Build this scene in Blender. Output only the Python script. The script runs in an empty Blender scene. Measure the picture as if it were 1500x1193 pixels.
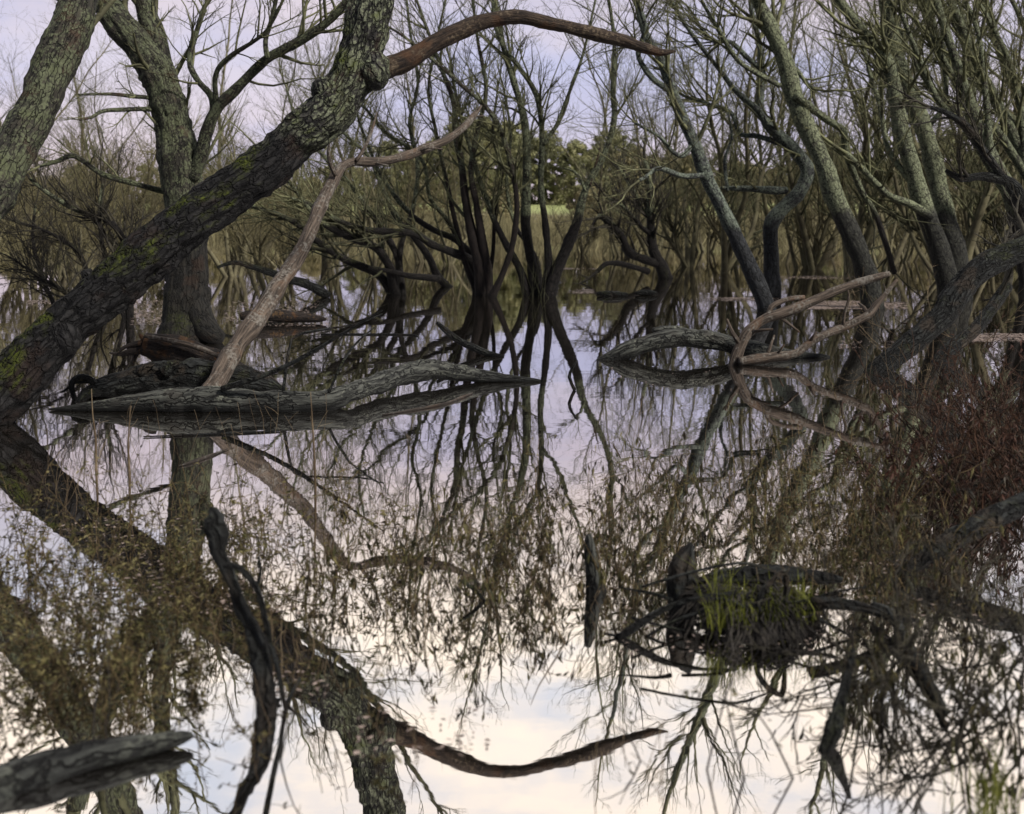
import bpy, math, random
import numpy as np
from mathutils import Vector, noise as mnoise

# ------------------------------------------------------------------ scene / camera
scene = bpy.context.scene
col = scene.collection
F, HOR, HCAM = 1700.0, 320.0, 1.5          # focal length (photo px), horizon row, eye height
TH = math.radians(5.0)
PPY = HOR + F * math.tan(TH)
CT, ST = math.cos(TH), math.sin(TH)


def ray(px, py):
    x, y = (px - 750) / F, (PPY - py) / F
    return np.array([x, CT + y * ST, -ST + y * CT])


def at(px, py, D):
    d = ray(px, py); t = D / d[1]
    return np.array([0, 0, HCAM]) + d * t, t


def water(px, py, z=0.0):
    d = ray(px, py); t = (z - HCAM) / d[2]
    return np.array([0, 0, HCAM]) + d * t, t


def wd(py):
    return float(water(750, py)[0][1])


# ------------------------------------------------------------------ mesh building
class MB:
    def __init__(self):
        self.v, self.f, self.uv, self.mi, self.n = [], [], [], [], 0

    def add(self, v, f, uv=None, mi=0):
        v = np.asarray(v, dtype=np.float64).reshape(-1, 3); f = np.asarray(f, dtype=np.int64).reshape(-1, 4)
        self.v.append(v); self.f.append(f + self.n); self.n += len(v)
        self.uv.append(np.zeros((len(f) * 4, 2)) if uv is None else np.asarray(uv).reshape(-1, 2))
        self.mi.append(np.full(len(f), mi, dtype=np.int32))

    def tubes(self, P, R, n, mi=0):
        """P (M,k,3), R (M,k): many tubes at once"""
        P = np.asarray(P, dtype=np.float64); R = np.asarray(R, dtype=np.float64)
        M, k = R.shape
        T = np.gradient(P, axis=1); T /= np.linalg.norm(T, axis=2, keepdims=True) + 1e-9
        mean = np.abs(P[:, -1] - P[:, 0])
        ref = np.eye(3)[np.argmin(mean, axis=1)][:, None, :]
        N = np.cross(T, ref); N /= np.linalg.norm(N, axis=2, keepdims=True) + 1e-9
        B = np.cross(T, N)
        a = np.arange(n) * 2 * math.pi / n
        ring = (P[:, :, None, :] + R[:, :, None, None] * (np.cos(a)[None, None, :, None] * N[:, :, None, :] + np.sin(a)[None, None, :, None] * B[:, :, None, :]))
        V = ring.reshape(-1, 3)
        i = np.arange(k - 1)[:, None]; j = np.arange(n)[None, :]; j2 = (j + 1) % n
        q = np.stack([i * n + j, i * n + j2, (i + 1) * n + j2, (i + 1) * n + j], axis=-1).reshape(-1, 4)
        Fs = (q[None] + (np.arange(M) * k * n)[:, None, None]).reshape(-1, 4)
        self.add(V, Fs, None, mi)

    def tube(self, P, R, n=14, rough=0.08, seed=0, mi=0, cap=True, flute=0.0, wob=0.11, ridge=0.0, ring=0.16):
        """one detailed tube with UVs (metres) and lumpy skin"""
        P = np.array(P, dtype=np.float64); R = np.array(R, dtype=np.float64)
        k = len(P)
        s = np.concatenate([[0], np.cumsum(np.linalg.norm(np.diff(P, axis=0), axis=1))])
        for i in range(k):
            if 0 < i < k - 1:
                o = mnoise.noise_vector(Vector((s[i] * 2.2 + seed * 7.1, seed * 3.3, 0)))
                P[i] += np.array(o) * R[i] * wob
            R[i] *= 1 + ring * mnoise.noise(Vector((s[i] * 4 + seed, 5.5, seed * 1.7)))
        if cap:
            e0, e1 = P[0] - (P[1] - P[0]) * 0.02, P[-1] + (P[-1] - P[-2]) * 0.05
            P = np.vstack([e0, P, e1]); R = np.concatenate([[R[0] * 0.05], R, [R[-1] * 0.05]])
            s = np.concatenate([[0], s, [s[-1] + 0.01]]); k += 2
        T = np.gradient(P, axis=0); T /= np.linalg.norm(T, axis=1, keepdims=True) + 1e-9
        # parallel transport
        N = np.zeros_like(P)
        ref = np.eye(3)[np.argmin(np.abs(T[1]))]
        N[0] = np.cross(T[0], ref); N[0] /= np.linalg.norm(N[0])
        for i in range(1, k):
            v = N[i - 1] - T[i] * np.dot(N[i - 1], T[i]); N[i] = v / (np.linalg.norm(v) + 1e-9)
        B = np.cross(T, N)
        V = np.zeros((k, n, 3))
        for i in range(k):
            for j in range(n):
                a = 2 * math.pi * j / n
                d = N[i] * math.cos(a) + B[i] * math.sin(a)
                q = P[i] + d * R[i]
                r = max(R[i], 0.01)
                m = 1 + rough * (mnoise.noise(Vector(q * (0.9 / r)) + Vector((seed, 0, 0))) + 0.6 * mnoise.noise(Vector(q * (2.3 / r)) + Vector((0, seed, 0))))
                if ridge:
                    c = Vector((math.cos(a) * R[i] * 13, math.sin(a) * R[i] * 13, s[i] * 3.2 + seed))
                    c2 = Vector((math.cos(a) * R[i] * 30, math.sin(a) * R[i] * 30, s[i] * 8 + seed))
                    m += ridge * ((.5 - abs(mnoise.noise(c)) * 2) + .5 * (.5 - abs(mnoise.noise(c2)) * 2)) * min(1, .12 / r)
                if flute:
                    m += flute * math.sin(a * 3 + seed) * mnoise.noise(Vector((s[i] * 1.3, seed, 2)))
                V[i, j] = P[i] + d * R[i] * m
        I = np.arange(k - 1)[:, None]; J = np.arange(n)[None, :]; J2 = (J + 1) % n
        q = np.stack([I * n + J, I * n + J2, (I + 1) * n + J2, (I + 1) * n + J], axis=-1).reshape(-1, 4)
        circ = 2 * math.pi * float(np.mean(R))
        uv = []
        for i in range(k - 1):
            for j in range(n):
                u0, u1 = j / n * circ, (j + 1) / n * circ
                uv += [(u0, s[i]), (u1, s[i]), (u1, s[i + 1]), (u0, s[i + 1])]
        self.add(V.reshape(-1, 3), q, uv, mi)

    def build(self, name, mats, parent=None, origin=(0, 0, 0), smooth=True):
        me = bpy.data.meshes.new(name)
        V = np.concatenate(self.v) - np.asarray(origin, dtype=np.float64)
        Fc = np.concatenate(self.f); nf = len(Fc)
        me.vertices.add(len(V)); me.vertices.foreach_set('co', V.astype(np.float32).ravel())
        me.loops.add(nf * 4); me.loops.foreach_set('vertex_index', Fc.astype(np.int32).ravel())
        me.polygons.add(nf)
        me.polygons.foreach_set('loop_start', (np.arange(nf) * 4).astype(np.int32))
        me.polygons.foreach_set('loop_total', np.full(nf, 4, dtype=np.int32))
        me.polygons.foreach_set('use_smooth', np.full(nf, smooth, dtype=bool))
        me.polygons.foreach_set('material_index', np.concatenate(self.mi))
        uvl = me.uv_layers.new(name='UVMap')
        uvl.data.foreach_set('uv', np.concatenate(self.uv).astype(np.float32).ravel())
        for m in (mats if isinstance(mats, (list, tuple)) else [mats]):
            me.materials.append(m)
        me.update(calc_edges=True); me.validate()
        o = bpy.data.objects.new(name, me); col.objects.link(o)
        if parent is not None:
            o.parent = parent
        else:
            o.location = origin
        return o


def tag(o, label=None, cat=None, group=None, kind=None):
    if label: o['label'] = label
    if cat: o['category'] = cat
    if group: o['group'] = group
    if kind: o['kind'] = kind
    return o


def thing(name, label, cat, loc, group=None):
    o = bpy.data.objects.new(name, None); col.objects.link(o)
    o.location = tuple(float(c) for c in loc); o.empty_display_size = 0.2
    return tag(o, label, cat, group)


def copy_tree(o, parent=None):
    c = o.copy(); col.objects.link(c)
    if parent is not None: c.parent = parent
    for ch in list(o.children): copy_tree(ch, c)
    return c


# ------------------------------------------------------------------ materials
def new_mat(name):
    m = bpy.data.materials.new(name); m.use_nodes = True
    nt = m.node_tree; nt.nodes.clear()
    out = nt.nodes.new('ShaderNodeOutputMaterial')
    return m, nt, out


class NT:
    def __init__(self, nt): self.nt = nt
    def node(self, t, **kw):
        n = self.nt.nodes.new(t)
        for k, v in kw.items(): setattr(n, k, v)
        return n
    def link(self, a, b): self.nt.links.new(a, b)
    def math(self, op, a, b=None, c=None, clamp=False):
        n = self.node('ShaderNodeMath', operation=op); n.use_clamp = clamp
        for i, x in enumerate((a, b, c)):
            if x is None: continue
            if isinstance(x, (int, float)): n.inputs[i].default_value = x
            else: self.link(x, n.inputs[i])
        return n.outputs[0]
    def mix(self, f, a, b, mode='MIX'):
        n = self.node('ShaderNodeMix', data_type='RGBA', blend_type=mode)
        for s, x in ((n.inputs[0], f), (n.inputs[6], a), (n.inputs[7], b)):
            if isinstance(x, (int, float)): s.default_value = x
            elif isinstance(x, tuple): s.default_value = (*x, 1)
            else: self.link(x, s)
        return n.outputs[2]
    def noise(self, vec, scale, detail=4, rough=0.55):
        n = self.node('ShaderNodeTexNoise'); n.inputs['Scale'].default_value = scale
        n.inputs['Detail'].default_value = detail; n.inputs['Roughness'].default_value = rough
        self.link(vec, n.inputs['Vector']); return n.outputs[0]
    def step(self, x, lo, hi):
        n = self.node('ShaderNodeMapRange', interpolation_type='SMOOTHSTEP')
        self.link(x, n.inputs[0]); n.inputs[1].default_value = lo; n.inputs[2].default_value = hi
        return n.outputs[0]
    def mapping(self, vec, scale):
        n = self.node('ShaderNodeMapping'); n.inputs['Scale'].default_value = scale
        self.link(vec, n.inputs['Vector']); return n.outputs[0]


def bark(name, dark, mid, lichen=(0.2, 0.22, 0.15), lich=0.5, flood=None, moss=0.0, wet=0.05, fiss=(30, 5), bump=0.6, patch=(0.30, 0.16, 0.08), patchy=0.0, plates=None, gap=0.22):
    m, nt, out = new_mat(name); g = NT(nt)
    geo = g.node('ShaderNodeNewGeometry'); pos = geo.outputs['Position']
    uv = g.node('ShaderNodeUVMap').outputs[0]
    sep = g.node('ShaderNodeSeparateXYZ'); g.link(pos, sep.inputs[0]); z = sep.outputs[2]
    fi = g.noise(g.mapping(uv, (fiss[0], fiss[1], 1)), 1.0, 5, 0.6)
    n2 = g.noise(pos, 5.0, 5, 0.65); n3 = g.noise(pos, 38.0, 3, 0.6); n4 = g.noise(pos, 2.1, 2)
    base = g.mix(g.step(fi, 0.35, 0.68), dark, mid)
    crack = None
    if plates:
        wv = g.node('ShaderNodeVectorMath', operation='ADD'); g.link(g.mapping(uv, (plates[0], plates[1], 1)), wv.inputs[0])
        nz = g.node('ShaderNodeTexNoise'); nz.inputs['Scale'].default_value = 14; nz.inputs['Detail'].default_value = 3; g.link(pos, nz.inputs['Vector'])
        sc_ = g.node('ShaderNodeVectorMath', operation='SCALE'); g.link(nz.outputs['Color'], sc_.inputs[0]); sc_.inputs['Scale'].default_value = 1.3; g.link(sc_.outputs[0], wv.inputs[1])
        vo = g.node('ShaderNodeTexVoronoi', feature='DISTANCE_TO_EDGE'); vo.inputs['Scale'].default_value = 1.0; g.link(wv.outputs[0], vo.inputs['Vector'])
        crack = g.step(vo.outputs['Distance'], gap * .1, gap)
        base = g.mix(crack, tuple(c * .5 for c in dark), base)
    if patchy:
        base = g.mix(g.math('MULTIPLY', g.step(g.noise(pos, 3.3, 3), 0.55, 0.66), patchy), base, patch)
    lf = g.step(g.math('ADD', g.math('MULTIPLY', n2, 0.65), g.math('MULTIPLY', n3, 0.45)), 0.62 - lich * 0.25, 0.72 - lich * 0.2)
    if flood is not None:
        zf = g.step(g.math('ADD', z, g.math('MULTIPLY', g.math('SUBTRACT', n4, 0.5), 0.9)), flood - 0.16, flood + 0.16)
        lf = g.math('MULTIPLY', lf, zf)
        base = g.mix(zf, g.mix(1.0, base, (0.48, 0.49, 0.54), 'MULTIPLY'), base)
    if crack is not None: lf = g.math('MULTIPLY', lf, g.math('ADD', g.math('MULTIPLY', crack, .8), .2))
    base = g.mix(lf, base, g.mix(g.step(n3, 0.35, 0.65), tuple(c * 0.55 for c in lichen), lichen))
    if moss:
        sn = g.node('ShaderNodeSeparateXYZ'); g.link(geo.outputs['Normal'], sn.inputs[0])
        mf = g.math('MULTIPLY', g.step(g.math('ADD', g.math('MULTIPLY', n4, 0.7), g.math('MULTIPLY', n2, 0.5)), 0.62 - .045 * (moss >= 1), 0.74 - .045 * (moss >= 1)), g.math('MULTIPLY', g.step(sn.outputs[2], -0.35, 0.55), g.step(n3, .32, .55)))
        base = g.mix(g.math('MULTIPLY', mf, moss), base, g.mix(n3, (0.022, 0.032, 0.004), (0.088, 0.105, 0.012)))
    if wet:
        wf = g.step(g.math('ADD', z, g.math('MULTIPLY', n2, 0.05)), wet * 0.4, wet + 0.05)
        base = g.mix(wf, g.mix(1.0, base, (0.32, 0.33, 0.36), 'MULTIPLY'), base)
    bs = g.node('ShaderNodeBsdfPrincipled'); g.link(base, bs.inputs['Base Color'])
    bs.inputs['Roughness'].default_value = 0.85; bs.inputs['Specular IOR Level'].default_value = 0.25
    bp = g.node('ShaderNodeBump'); bp.inputs['Strength'].default_value = bump; bp.inputs['Distance'].default_value = 0.02
    ht = g.math('ADD', g.math('MULTIPLY', fi, 1.3), g.math('MULTIPLY', n3, 0.5))
    if crack is not None: ht = g.math('ADD', ht, g.math('MULTIPLY', crack, 1.2))
    g.link(ht, bp.inputs['Height'])
    g.link(bp.outputs[0], bs.inputs['Normal']); g.link(bs.outputs[0], out.inputs[0])
    return m


def twigmat(name, a, b, flood=None, scale=3.0):
    m, nt, out = new_mat(name); g = NT(nt)
    pos = g.node('ShaderNodeNewGeometry').outputs['Position']
    c = g.mix(g.step(g.noise(pos, scale, 4, 0.7), 0.38, 0.62), a, b)
    if flood is not None:
        sep = g.node('ShaderNodeSeparateXYZ'); g.link(pos, sep.inputs[0])
        c = g.mix(g.step(g.math('ADD', sep.outputs[2], g.noise(pos, 1.3, 2)), flood + 0.3, flood + 0.8), g.mix(1.0, c, (0.42, 0.42, 0.46), 'MULTIPLY'), c)
    bs = g.node('ShaderNodeBsdfPrincipled'); g.link(c, bs.inputs['Base Color'])
    bs.inputs['Roughness'].default_value = 0.8; bs.inputs['Specular IOR Level'].default_value = 0.2
    g.link(bs.outputs[0], out.inputs[0]); return m


def leafmat(name, a, b, trans=0.3, scale=9.0):
    m, nt, out = new_mat(name); g = NT(nt)
    pos = g.node('ShaderNodeNewGeometry').outputs['Position']
    c = g.mix(g.step(g.noise(pos, scale, 4, 0.7), 0.35, 0.65), a, b)
    bs = g.node('ShaderNodeBsdfPrincipled'); g.link(c, bs.inputs['Base Color'])
    bs.inputs['Roughness'].default_value = 0.6; bs.inputs['Specular IOR Level'].default_value = 0.3
    if trans:
        t = g.node('ShaderNodeBsdfTranslucent'); g.link(c, t.inputs[0])
        mx = g.node('ShaderNodeMixShader'); mx.inputs[0].default_value = trans
        g.link(bs.outputs[0], mx.inputs[1]); g.link(t.outputs[0], mx.inputs[2]); g.link(mx.outputs[0], out.inputs[0])
    else:
        g.link(bs.outputs[0], out.inputs[0])
    return m


M = {}
M['fore'] = bark('bark_leaning', (0.011, 0.011, 0.012), (0.058, 0.056, 0.052), (0.19, 0.21, 0.14), 0.55, flood=2.1, moss=1.0, fiss=(26, 9), bump=1.0, patch=(0.075, 0.042, 0.027), patchy=0.35, plates=(28, 8), gap=.16)
M['leftbark'] = bark('bark_left', (0.02, 0.02, 0.018), (0.055, 0.05, 0.039), (0.12, 0.135, 0.082), 0.55, flood=1.3, moss=0.3, fiss=(26, 4), bump=0.9, patch=(0.11, 0.055, 0.03), patchy=0.3, plates=(26, 4.5), gap=.075)
M['stem'] = bark('bark_stem', (0.016, 0.014, 0.013), (0.05, 0.043, 0.036), (0.21, 0.235, 0.15), 0.72, flood=1.6, moss=0.25, fiss=(40, 6), plates=(24, 7), gap=.12)
M['redstem'] = bark('bark_red', (0.015, 0.012, 0.011), (0.05, 0.037, 0.03), (0.18, 0.20, 0.13), 0.5, flood=2.4, fiss=(40, 6))
M['lichen'] = bark('bark_lichen', (0.03, 0.03, 0.026), (0.10, 0.10, 0.075), (0.23, 0.255, 0.16), 0.78, flood=1.6, fiss=(34, 8), bump=0.9, plates=(16, 8), gap=.07)
M['greybark'] = bark('bark_grey', (0.02, 0.022, 0.024), (0.085, 0.09, 0.09), (0.17, 0.20, 0.16), 0.6, flood=1.45, fiss=(36, 6), plates=(20, 7), gap=.10)
M['log'] = bark('log_grey', (0.014, 0.015, 0.015), (0.105, 0.11, 0.098), (0.15, 0.157, 0.13), 0.12, wet=0.10, fiss=(44, 5), bump=0.8, patch=(0.045, 0.04, 0.034), patchy=0.4, plates=(22, 1.8), gap=.09)
M['darklog'] = bark('log_dark', (0.006, 0.007, 0.007), (0.030, 0.033, 0.033), (0.055, 0.06, 0.052), 0.1, wet=0.06, moss=0.25, fiss=(34, 10), bump=1.2, patch=(0.05, 0.038, 0.028), patchy=0.6, plates=(26, 4))
M['rotten'] = bark('log_rotten', (0.010, 0.008, 0.008), (0.04, 0.032, 0.028), (0.12, 0.075, 0.04), 0.15, wet=0.05, fiss=(60, 6), bump=1.3, patch=(0.16, 0.08, 0.035), patchy=0.8)
M['pale'] = bark('bare_wood', (0.03, 0.024, 0.02), (0.14, 0.11, 0.088), (0.18, 0.165, 0.145), 0.25, wet=0.04, fiss=(70, 4), bump=0.6, patch=(0.16, 0.09, 0.05), patchy=0.3)
M['brownwood'] = bark('brown_wood', (0.016, 0.012, 0.011), (0.07, 0.05, 0.036), (0.13, 0.10, 0.07), 0.2, wet=0, fiss=(60, 8), bump=0.9, patch=(0.10, 0.05, 0.026), patchy=0.6)
M['twig'] = twigmat('twig_olive', (0.065, 0.064, 0.038), (0.19, 0.195, 0.105), flood=1.5)
M['twigred'] = twigmat('twig_red', (0.014, 0.009, 0.007), (0.06, 0.03, 0.018), scale=5)
M['farbark'] = twigmat('bark_far', (0.085, 0.075, 0.048), (0.19, 0.175, 0.105), scale=1.5)
M['twigdark'] = twigmat('twig_dark', (0.018, 0.016, 0.014), (0.06, 0.055, 0.04))
M['twigfar'] = twigmat('twig_far', (0.085, 0.074, 0.043), (0.20, 0.18, 0.095), scale=0.6)
M['scrub'] = twigmat('scrub', (0.14, 0.128, 0.070), (0.30, 0.27, 0.145), scale=0.25)
M['root'] = twigmat('root', (0.008, 0.007, 0.007), (0.042, 0.038, 0.034), scale=6)
M['weedstem'] = twigmat('weed_stem', (0.022, 0.016, 0.010), (0.15, 0.11, 0.055), scale=7)
M['straw'] = twigmat('straw', (0.09, 0.065, 0.04), (0.22, 0.17, 0.11), scale=5)
M['l_olive'] = leafmat('leaf_olive', (0.018, 0.02, 0.008), (0.085, 0.082, 0.028))
M['l_yel'] = leafmat('leaf_yellow', (0.06, 0.056, 0.022), (0.23, 0.20, 0.085))
M['l_brown'] = leafmat('leaf_brown', (0.009, 0.007, 0.004), (0.062, 0.045, 0.024), 0.15)
M['l_red'] = leafmat('leaf_red', (0.013, 0.007, 0.004), (0.066, 0.023, 0.012), 0.15)
M['grass'] = leafmat('grass_blade', (0.075, 0.092, 0.012), (0.23, 0.245, 0.045), 0.3)
M['needle'] = leafmat('evergreen_leaf', (0.14, 0.15, 0.07), (0.30, 0.29, 0.14), 0.1, scale=0.4)
M['needle2'] = leafmat('evergreen_leaf_brown', (0.18, 0.16, 0.085), (0.34, 0.295, 0.155), 0.1, scale=0.4)
M['litter'] = leafmat('litter', (0.12, 0.09, 0.075), (0.34, 0.27, 0.24), 0.0, scale=30)


def simple(name, a, b, scale, bump=0.3, rough=0.9):
    m, nt, out = new_mat(name); g = NT(nt)
    pos = g.node('ShaderNodeNewGeometry').outputs['Position']
    n = g.noise(pos, scale, 6, 0.6)
    bs = g.node('ShaderNodeBsdfPrincipled'); g.link(g.mix(g.step(n, 0.35, 0.65), a, b), bs.inputs['Base Color'])
    bs.inputs['Roughness'].default_value = rough
    bp = g.node('ShaderNodeBump'); bp.inputs['Strength'].default_value = bump
    g.link(g.noise(pos, scale * 6, 4), bp.inputs['Height']); g.link(bp.outputs[0], bs.inputs['Normal'])
    g.link(bs.outputs[0], out.inputs[0]); return m


M['mud'] = simple('mud', (0.010, 0.009, 0.008), (0.035, 0.03, 0.026), 9, 0.8)


def ground_mat():
    m, nt, out = new_mat('hill_grass'); g = NT(nt)
    pos = g.node('ShaderNodeNewGeometry').outputs['Position']
    sep = g.node('ShaderNodeSeparateXYZ'); g.link(pos, sep.inputs[0])
    n = g.noise(pos, 0.12, 5, 0.6); nf = g.noise(pos, 2.5, 4)
    grass = g.mix(nf, (0.20, 0.25, 0.085), (0.38, 0.41, 0.17))
    brown = g.mix(nf, (0.10, 0.082, 0.052), (0.22, 0.185, 0.11))
    f = g.step(g.math('ADD', sep.outputs[2], g.math('MULTIPLY', g.math('SUBTRACT', n, 0.5), 2.0)), 1.6, 2.4)
    bs = g.node('ShaderNodeBsdfPrincipled'); g.link(g.mix(f, brown, grass), bs.inputs['Base Color'])
    bs.inputs['Roughness'].default_value = 0.95; g.link(bs.outputs[0], out.inputs[0]); return m


def water_mat():
    m, nt, out = new_mat('still_water'); g = NT(nt)
    pos = g.node('ShaderNodeNewGeometry').outputs['Position']
    h = g.math('ADD', g.math('MULTIPLY', g.noise(g.mapping(pos, (1.0, 1.6, 1)), 1.1, 2), 1.0), g.math('MULTIPLY', g.noise(g.mapping(pos, (1, 2.2, 1)), 6.0, 2), 0.10))
    bp = g.node('ShaderNodeBump'); bp.inputs['Strength'].default_value = 1.0; bp.inputs['Distance'].default_value = 0.0010
    g.link(h, bp.inputs['Height'])
    gl = g.node('ShaderNodeBsdfGlossy'); gl.inputs['Roughness'].default_value = 0.012
    gl.inputs['Color'].default_value = (0.86, 0.84, 0.85, 1); g.link(bp.outputs[0], gl.inputs['Normal'])
    df = g.node('ShaderNodeBsdfDiffuse'); df.inputs['Color'].default_value = (0.03, 0.027, 0.02, 1)
    mx = g.node('ShaderNodeMixShader'); mx.inputs[0].default_value = 0.10
    g.link(gl.outputs[0], mx.inputs[1]); g.link(df.outputs[0], mx.inputs[2]); g.link(mx.outputs[0], out.inputs[0])
    return m


# ------------------------------------------------------------------ terrain & water
def smooth(x, a, b):
    t = min(1, max(0, (x - a) / (b - a))); return t * t * (3 - 2 * t)


def terrain_z(x, y):
    sh = 112 + 7 * math.sin(x * 0.03 + 1) + 4 * math.sin(x * 0.11)
    z = -1.2 + 1.5 * smooth(y, sh - 10, sh + 3) + 3.3 * smooth(y, sh + 3, sh + 60) + 4 * smooth(y, 190, 420)
    return z + 0.35 * mnoise.noise(Vector((x * 0.05, y * 0.05, 0))) * smooth(y, sh, sh + 20)


xs = np.concatenate([np.linspace(-1500, -200, 14), np.linspace(-190, 190, 77), np.linspace(200, 1500, 14)])
ys = np.concatenate([np.linspace(-60, 90, 16), np.linspace(94, 260, 70), np.linspace(270, 2500, 30)])
mb = MB()
V = np.array([(x, y, terrain_z(x, y)) for y in ys for x in xs])
nx = len(xs)
Fq = [(j * nx + i, j * nx + i + 1, (j + 1) * nx + i + 1, (j + 1) * nx + i) for j in range(len(ys) - 1) for i in range(nx - 1)]
mb.add(V, Fq)
tag(mb.build('ground', ground_mat()), kind='structure')
mb = MB(); mb.add([(-1500, -60, 0), (1500, -60, 0), (1500, 125, 0), (-1500, 125, 0)], [(0, 1, 2, 3)])
tag(mb.build('water', water_mat()), kind='structure')

# ------------------------------------------------------------------ traced limbs
def thin(stems, f):
    for s in stems: s['p'] = [(a, b, c * f) for a, b, c in s['p']]
    return stems


def catmull(P, R, step):
    P = np.asarray(P); R = np.asarray(R)
    outp, outr = [], []
    n = len(P)
    for i in range(n - 1):
        p0 = P[max(i - 1, 0)]; p1 = P[i]; p2 = P[i + 1]; p3 = P[min(i + 2, n - 1)]
        L = np.linalg.norm(p2 - p1); m = int(min(60, max(2, L / step)))
        for k in range(m):
            t = k / m
            outp.append(0.5 * ((2 * p1) + (-p0 + p2) * t + (2 * p0 - 5 * p1 + 4 * p2 - p3) * t * t + (-p0 + 3 * p1 - 3 * p2 + p3) * t ** 3))
            outr.append(R[i] * (1 - t) + R[i + 1] * t)
    outp.append(P[-1]); outr.append(R[-1])
    return np.array(outp), np.array(outr)


def trace(pts, D0=None, D1=None, sink=True, depths=None, step=None):
    """pixel polyline (px, py, width px) -> 3D centre line at real distances"""
    if D0 is None: D0 = wd(pts[0][1])
    if D1 is None: D1 = D0
    a = np.array([(p[0], p[1]) for p in pts], dtype=float)
    s = np.concatenate([[0], np.cumsum(np.linalg.norm(np.diff(a, axis=0), axis=1))]); s /= s[-1]
    P, R = [], []
    for i, p in enumerate(pts):
        D = depths[i] if depths else D0 + (D1 - D0) * s[i]
        q, t = at(p[0], p[1], D); P.append(q); R.append(p[2] * 0.5 * t / F)
    if sink:
        d = P[0] - P[1]; d /= np.linalg.norm(d)
        q = P[0] + d * (0.25 + R[0]); q[2] = min(q[2], -0.25)
        P.insert(0, q); R.insert(0, R[0] * 1.15)
    return catmull(P, R, step or max(0.05, np.mean(R) * 1.2))


# ------------------------------------------------------------------ twig growth
def unit(v):
    l = math.sqrt(v[0] ** 2 + v[1] ** 2 + v[2] ** 2) + 1e-9
    return (v[0] / l, v[1] / l, v[2] / l)


def twig_line(rng, p, d, L, r, up, jit, k=6):
    pts = [p]; st = L / (k - 1)
    for i in range(k - 1):
        d = unit((d[0] + rng.gauss(0, jit), d[1] + rng.gauss(0, jit), d[2] + rng.gauss(0, jit) + up))
        p = (p[0] + d[0] * st, p[1] + d[1] * st, p[2] + d[2] * st); pts.append(p)
    return pts, [r * (1 - 0.8 * i / (k - 1)) for i in range(k)]


def side_dir(rng, t, ang):
    while True:
        v = (rng.gauss(0, 1), rng.gauss(0, 1), rng.gauss(0, 1))
        dt = v[0] * t[0] + v[1] * t[1] + v[2] * t[2]
        v = (v[0] - dt * t[0], v[1] - dt * t[1], v[2] - dt * t[2])
        if v[0] ** 2 + v[1] ** 2 + v[2] ** 2 > 0.05: break
    v = unit(v); c, s = math.cos(ang), math.sin(ang)
    return (t[0] * c + v[0] * s, t[1] * c + v[1] * s, t[2] * c + v[2] * s)


class Twigs:
    """levels of twigs, collected then meshed together"""
    def __init__(self, seed): self.rng = random.Random(seed); self.g = {}
    def put(self, pts, r, n): 
        P, R = self.g.setdefault((len(pts), n), ([], [])); P.append(pts); R.append(r)
    def branch(self, p, d, L, r, levels, up=0.06, jit=0.14, kids=(5, 4, 3), ratio=0.5, n=5):
        rng = self.rng
        pts, rr = twig_line(rng, p, d, L, r, up, jit, 7 if levels >= 2 else 5)
        self.put(pts, rr, n if r > 0.012 else 3)
        if levels <= 0: return
        c = kids[min(len(kids) - 1, len(kids) - levels)] if levels <= len(kids) else kids[0]
        for i in range(c):
            t = rng.uniform(0.22, 0.97); x = t * (len(pts) - 1); i0 = min(int(x), len(pts) - 2); fr = x - i0
            a, b = pts[i0], pts[i0 + 1]
            q = tuple(a[j] + (b[j] - a[j]) * fr for j in range(3))
            td = unit((b[0] - a[0], b[1] - a[1], b[2] - a[2]))
            rk = max(0.0032, rr[i0] * rng.uniform(0.45, 0.7))
            self.branch(q, side_dir(rng, td, rng.uniform(0.35, 0.95)), L * ratio * rng.uniform(0.55, 1.15) * (1.1 - 0.45 * t), rk, levels - 1, up, jit * 1.08, kids, ratio, n)
    def along(self, P, R, count, L, levels=2, t0=0.25, t1=1.0, up=0.06, zmin=0.2, kids=(5, 4, 3), rmax=0.04, zbias=0.0):
        rng = self.rng; k = len(P)
        for _ in range(count):
            t = t0 + (t1 - t0) * rng.random() ** 0.8; i = min(int(t * (k - 1)), k - 2)
            p = tuple(P[i]); 
            if p[2] < zmin: continue
            td = unit(tuple(P[i + 1] - P[i])); 
            d = side_dir(rng, td, rng.uniform(0.4, 1.1)); d = unit((d[0], d[1], d[2] + zbias))
            self.branch(p, d, L * rng.uniform(0.5, 1.25), min(rmax, max(0.008, R[i] * rng.uniform(0.28, 0.55))), levels, up, 0.14, kids)
    def mesh(self, mb):
        for (k, n), (P, R) in self.g.items():
            mb.tubes(np.array(P), np.array(R), n)
        return mb


def leader(tw, P, R, L, levels=3, up=0.03):
    """a stem that leaves the picture goes on growing upward"""
    d = unit(tuple(P[-1] - P[-2])); r = float(R[-1])
    tw.branch(tuple(P[-1]), d, L, r * 0.95, levels, up, 0.09, (7, 5, 4, 3), 0.5, 7)


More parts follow.
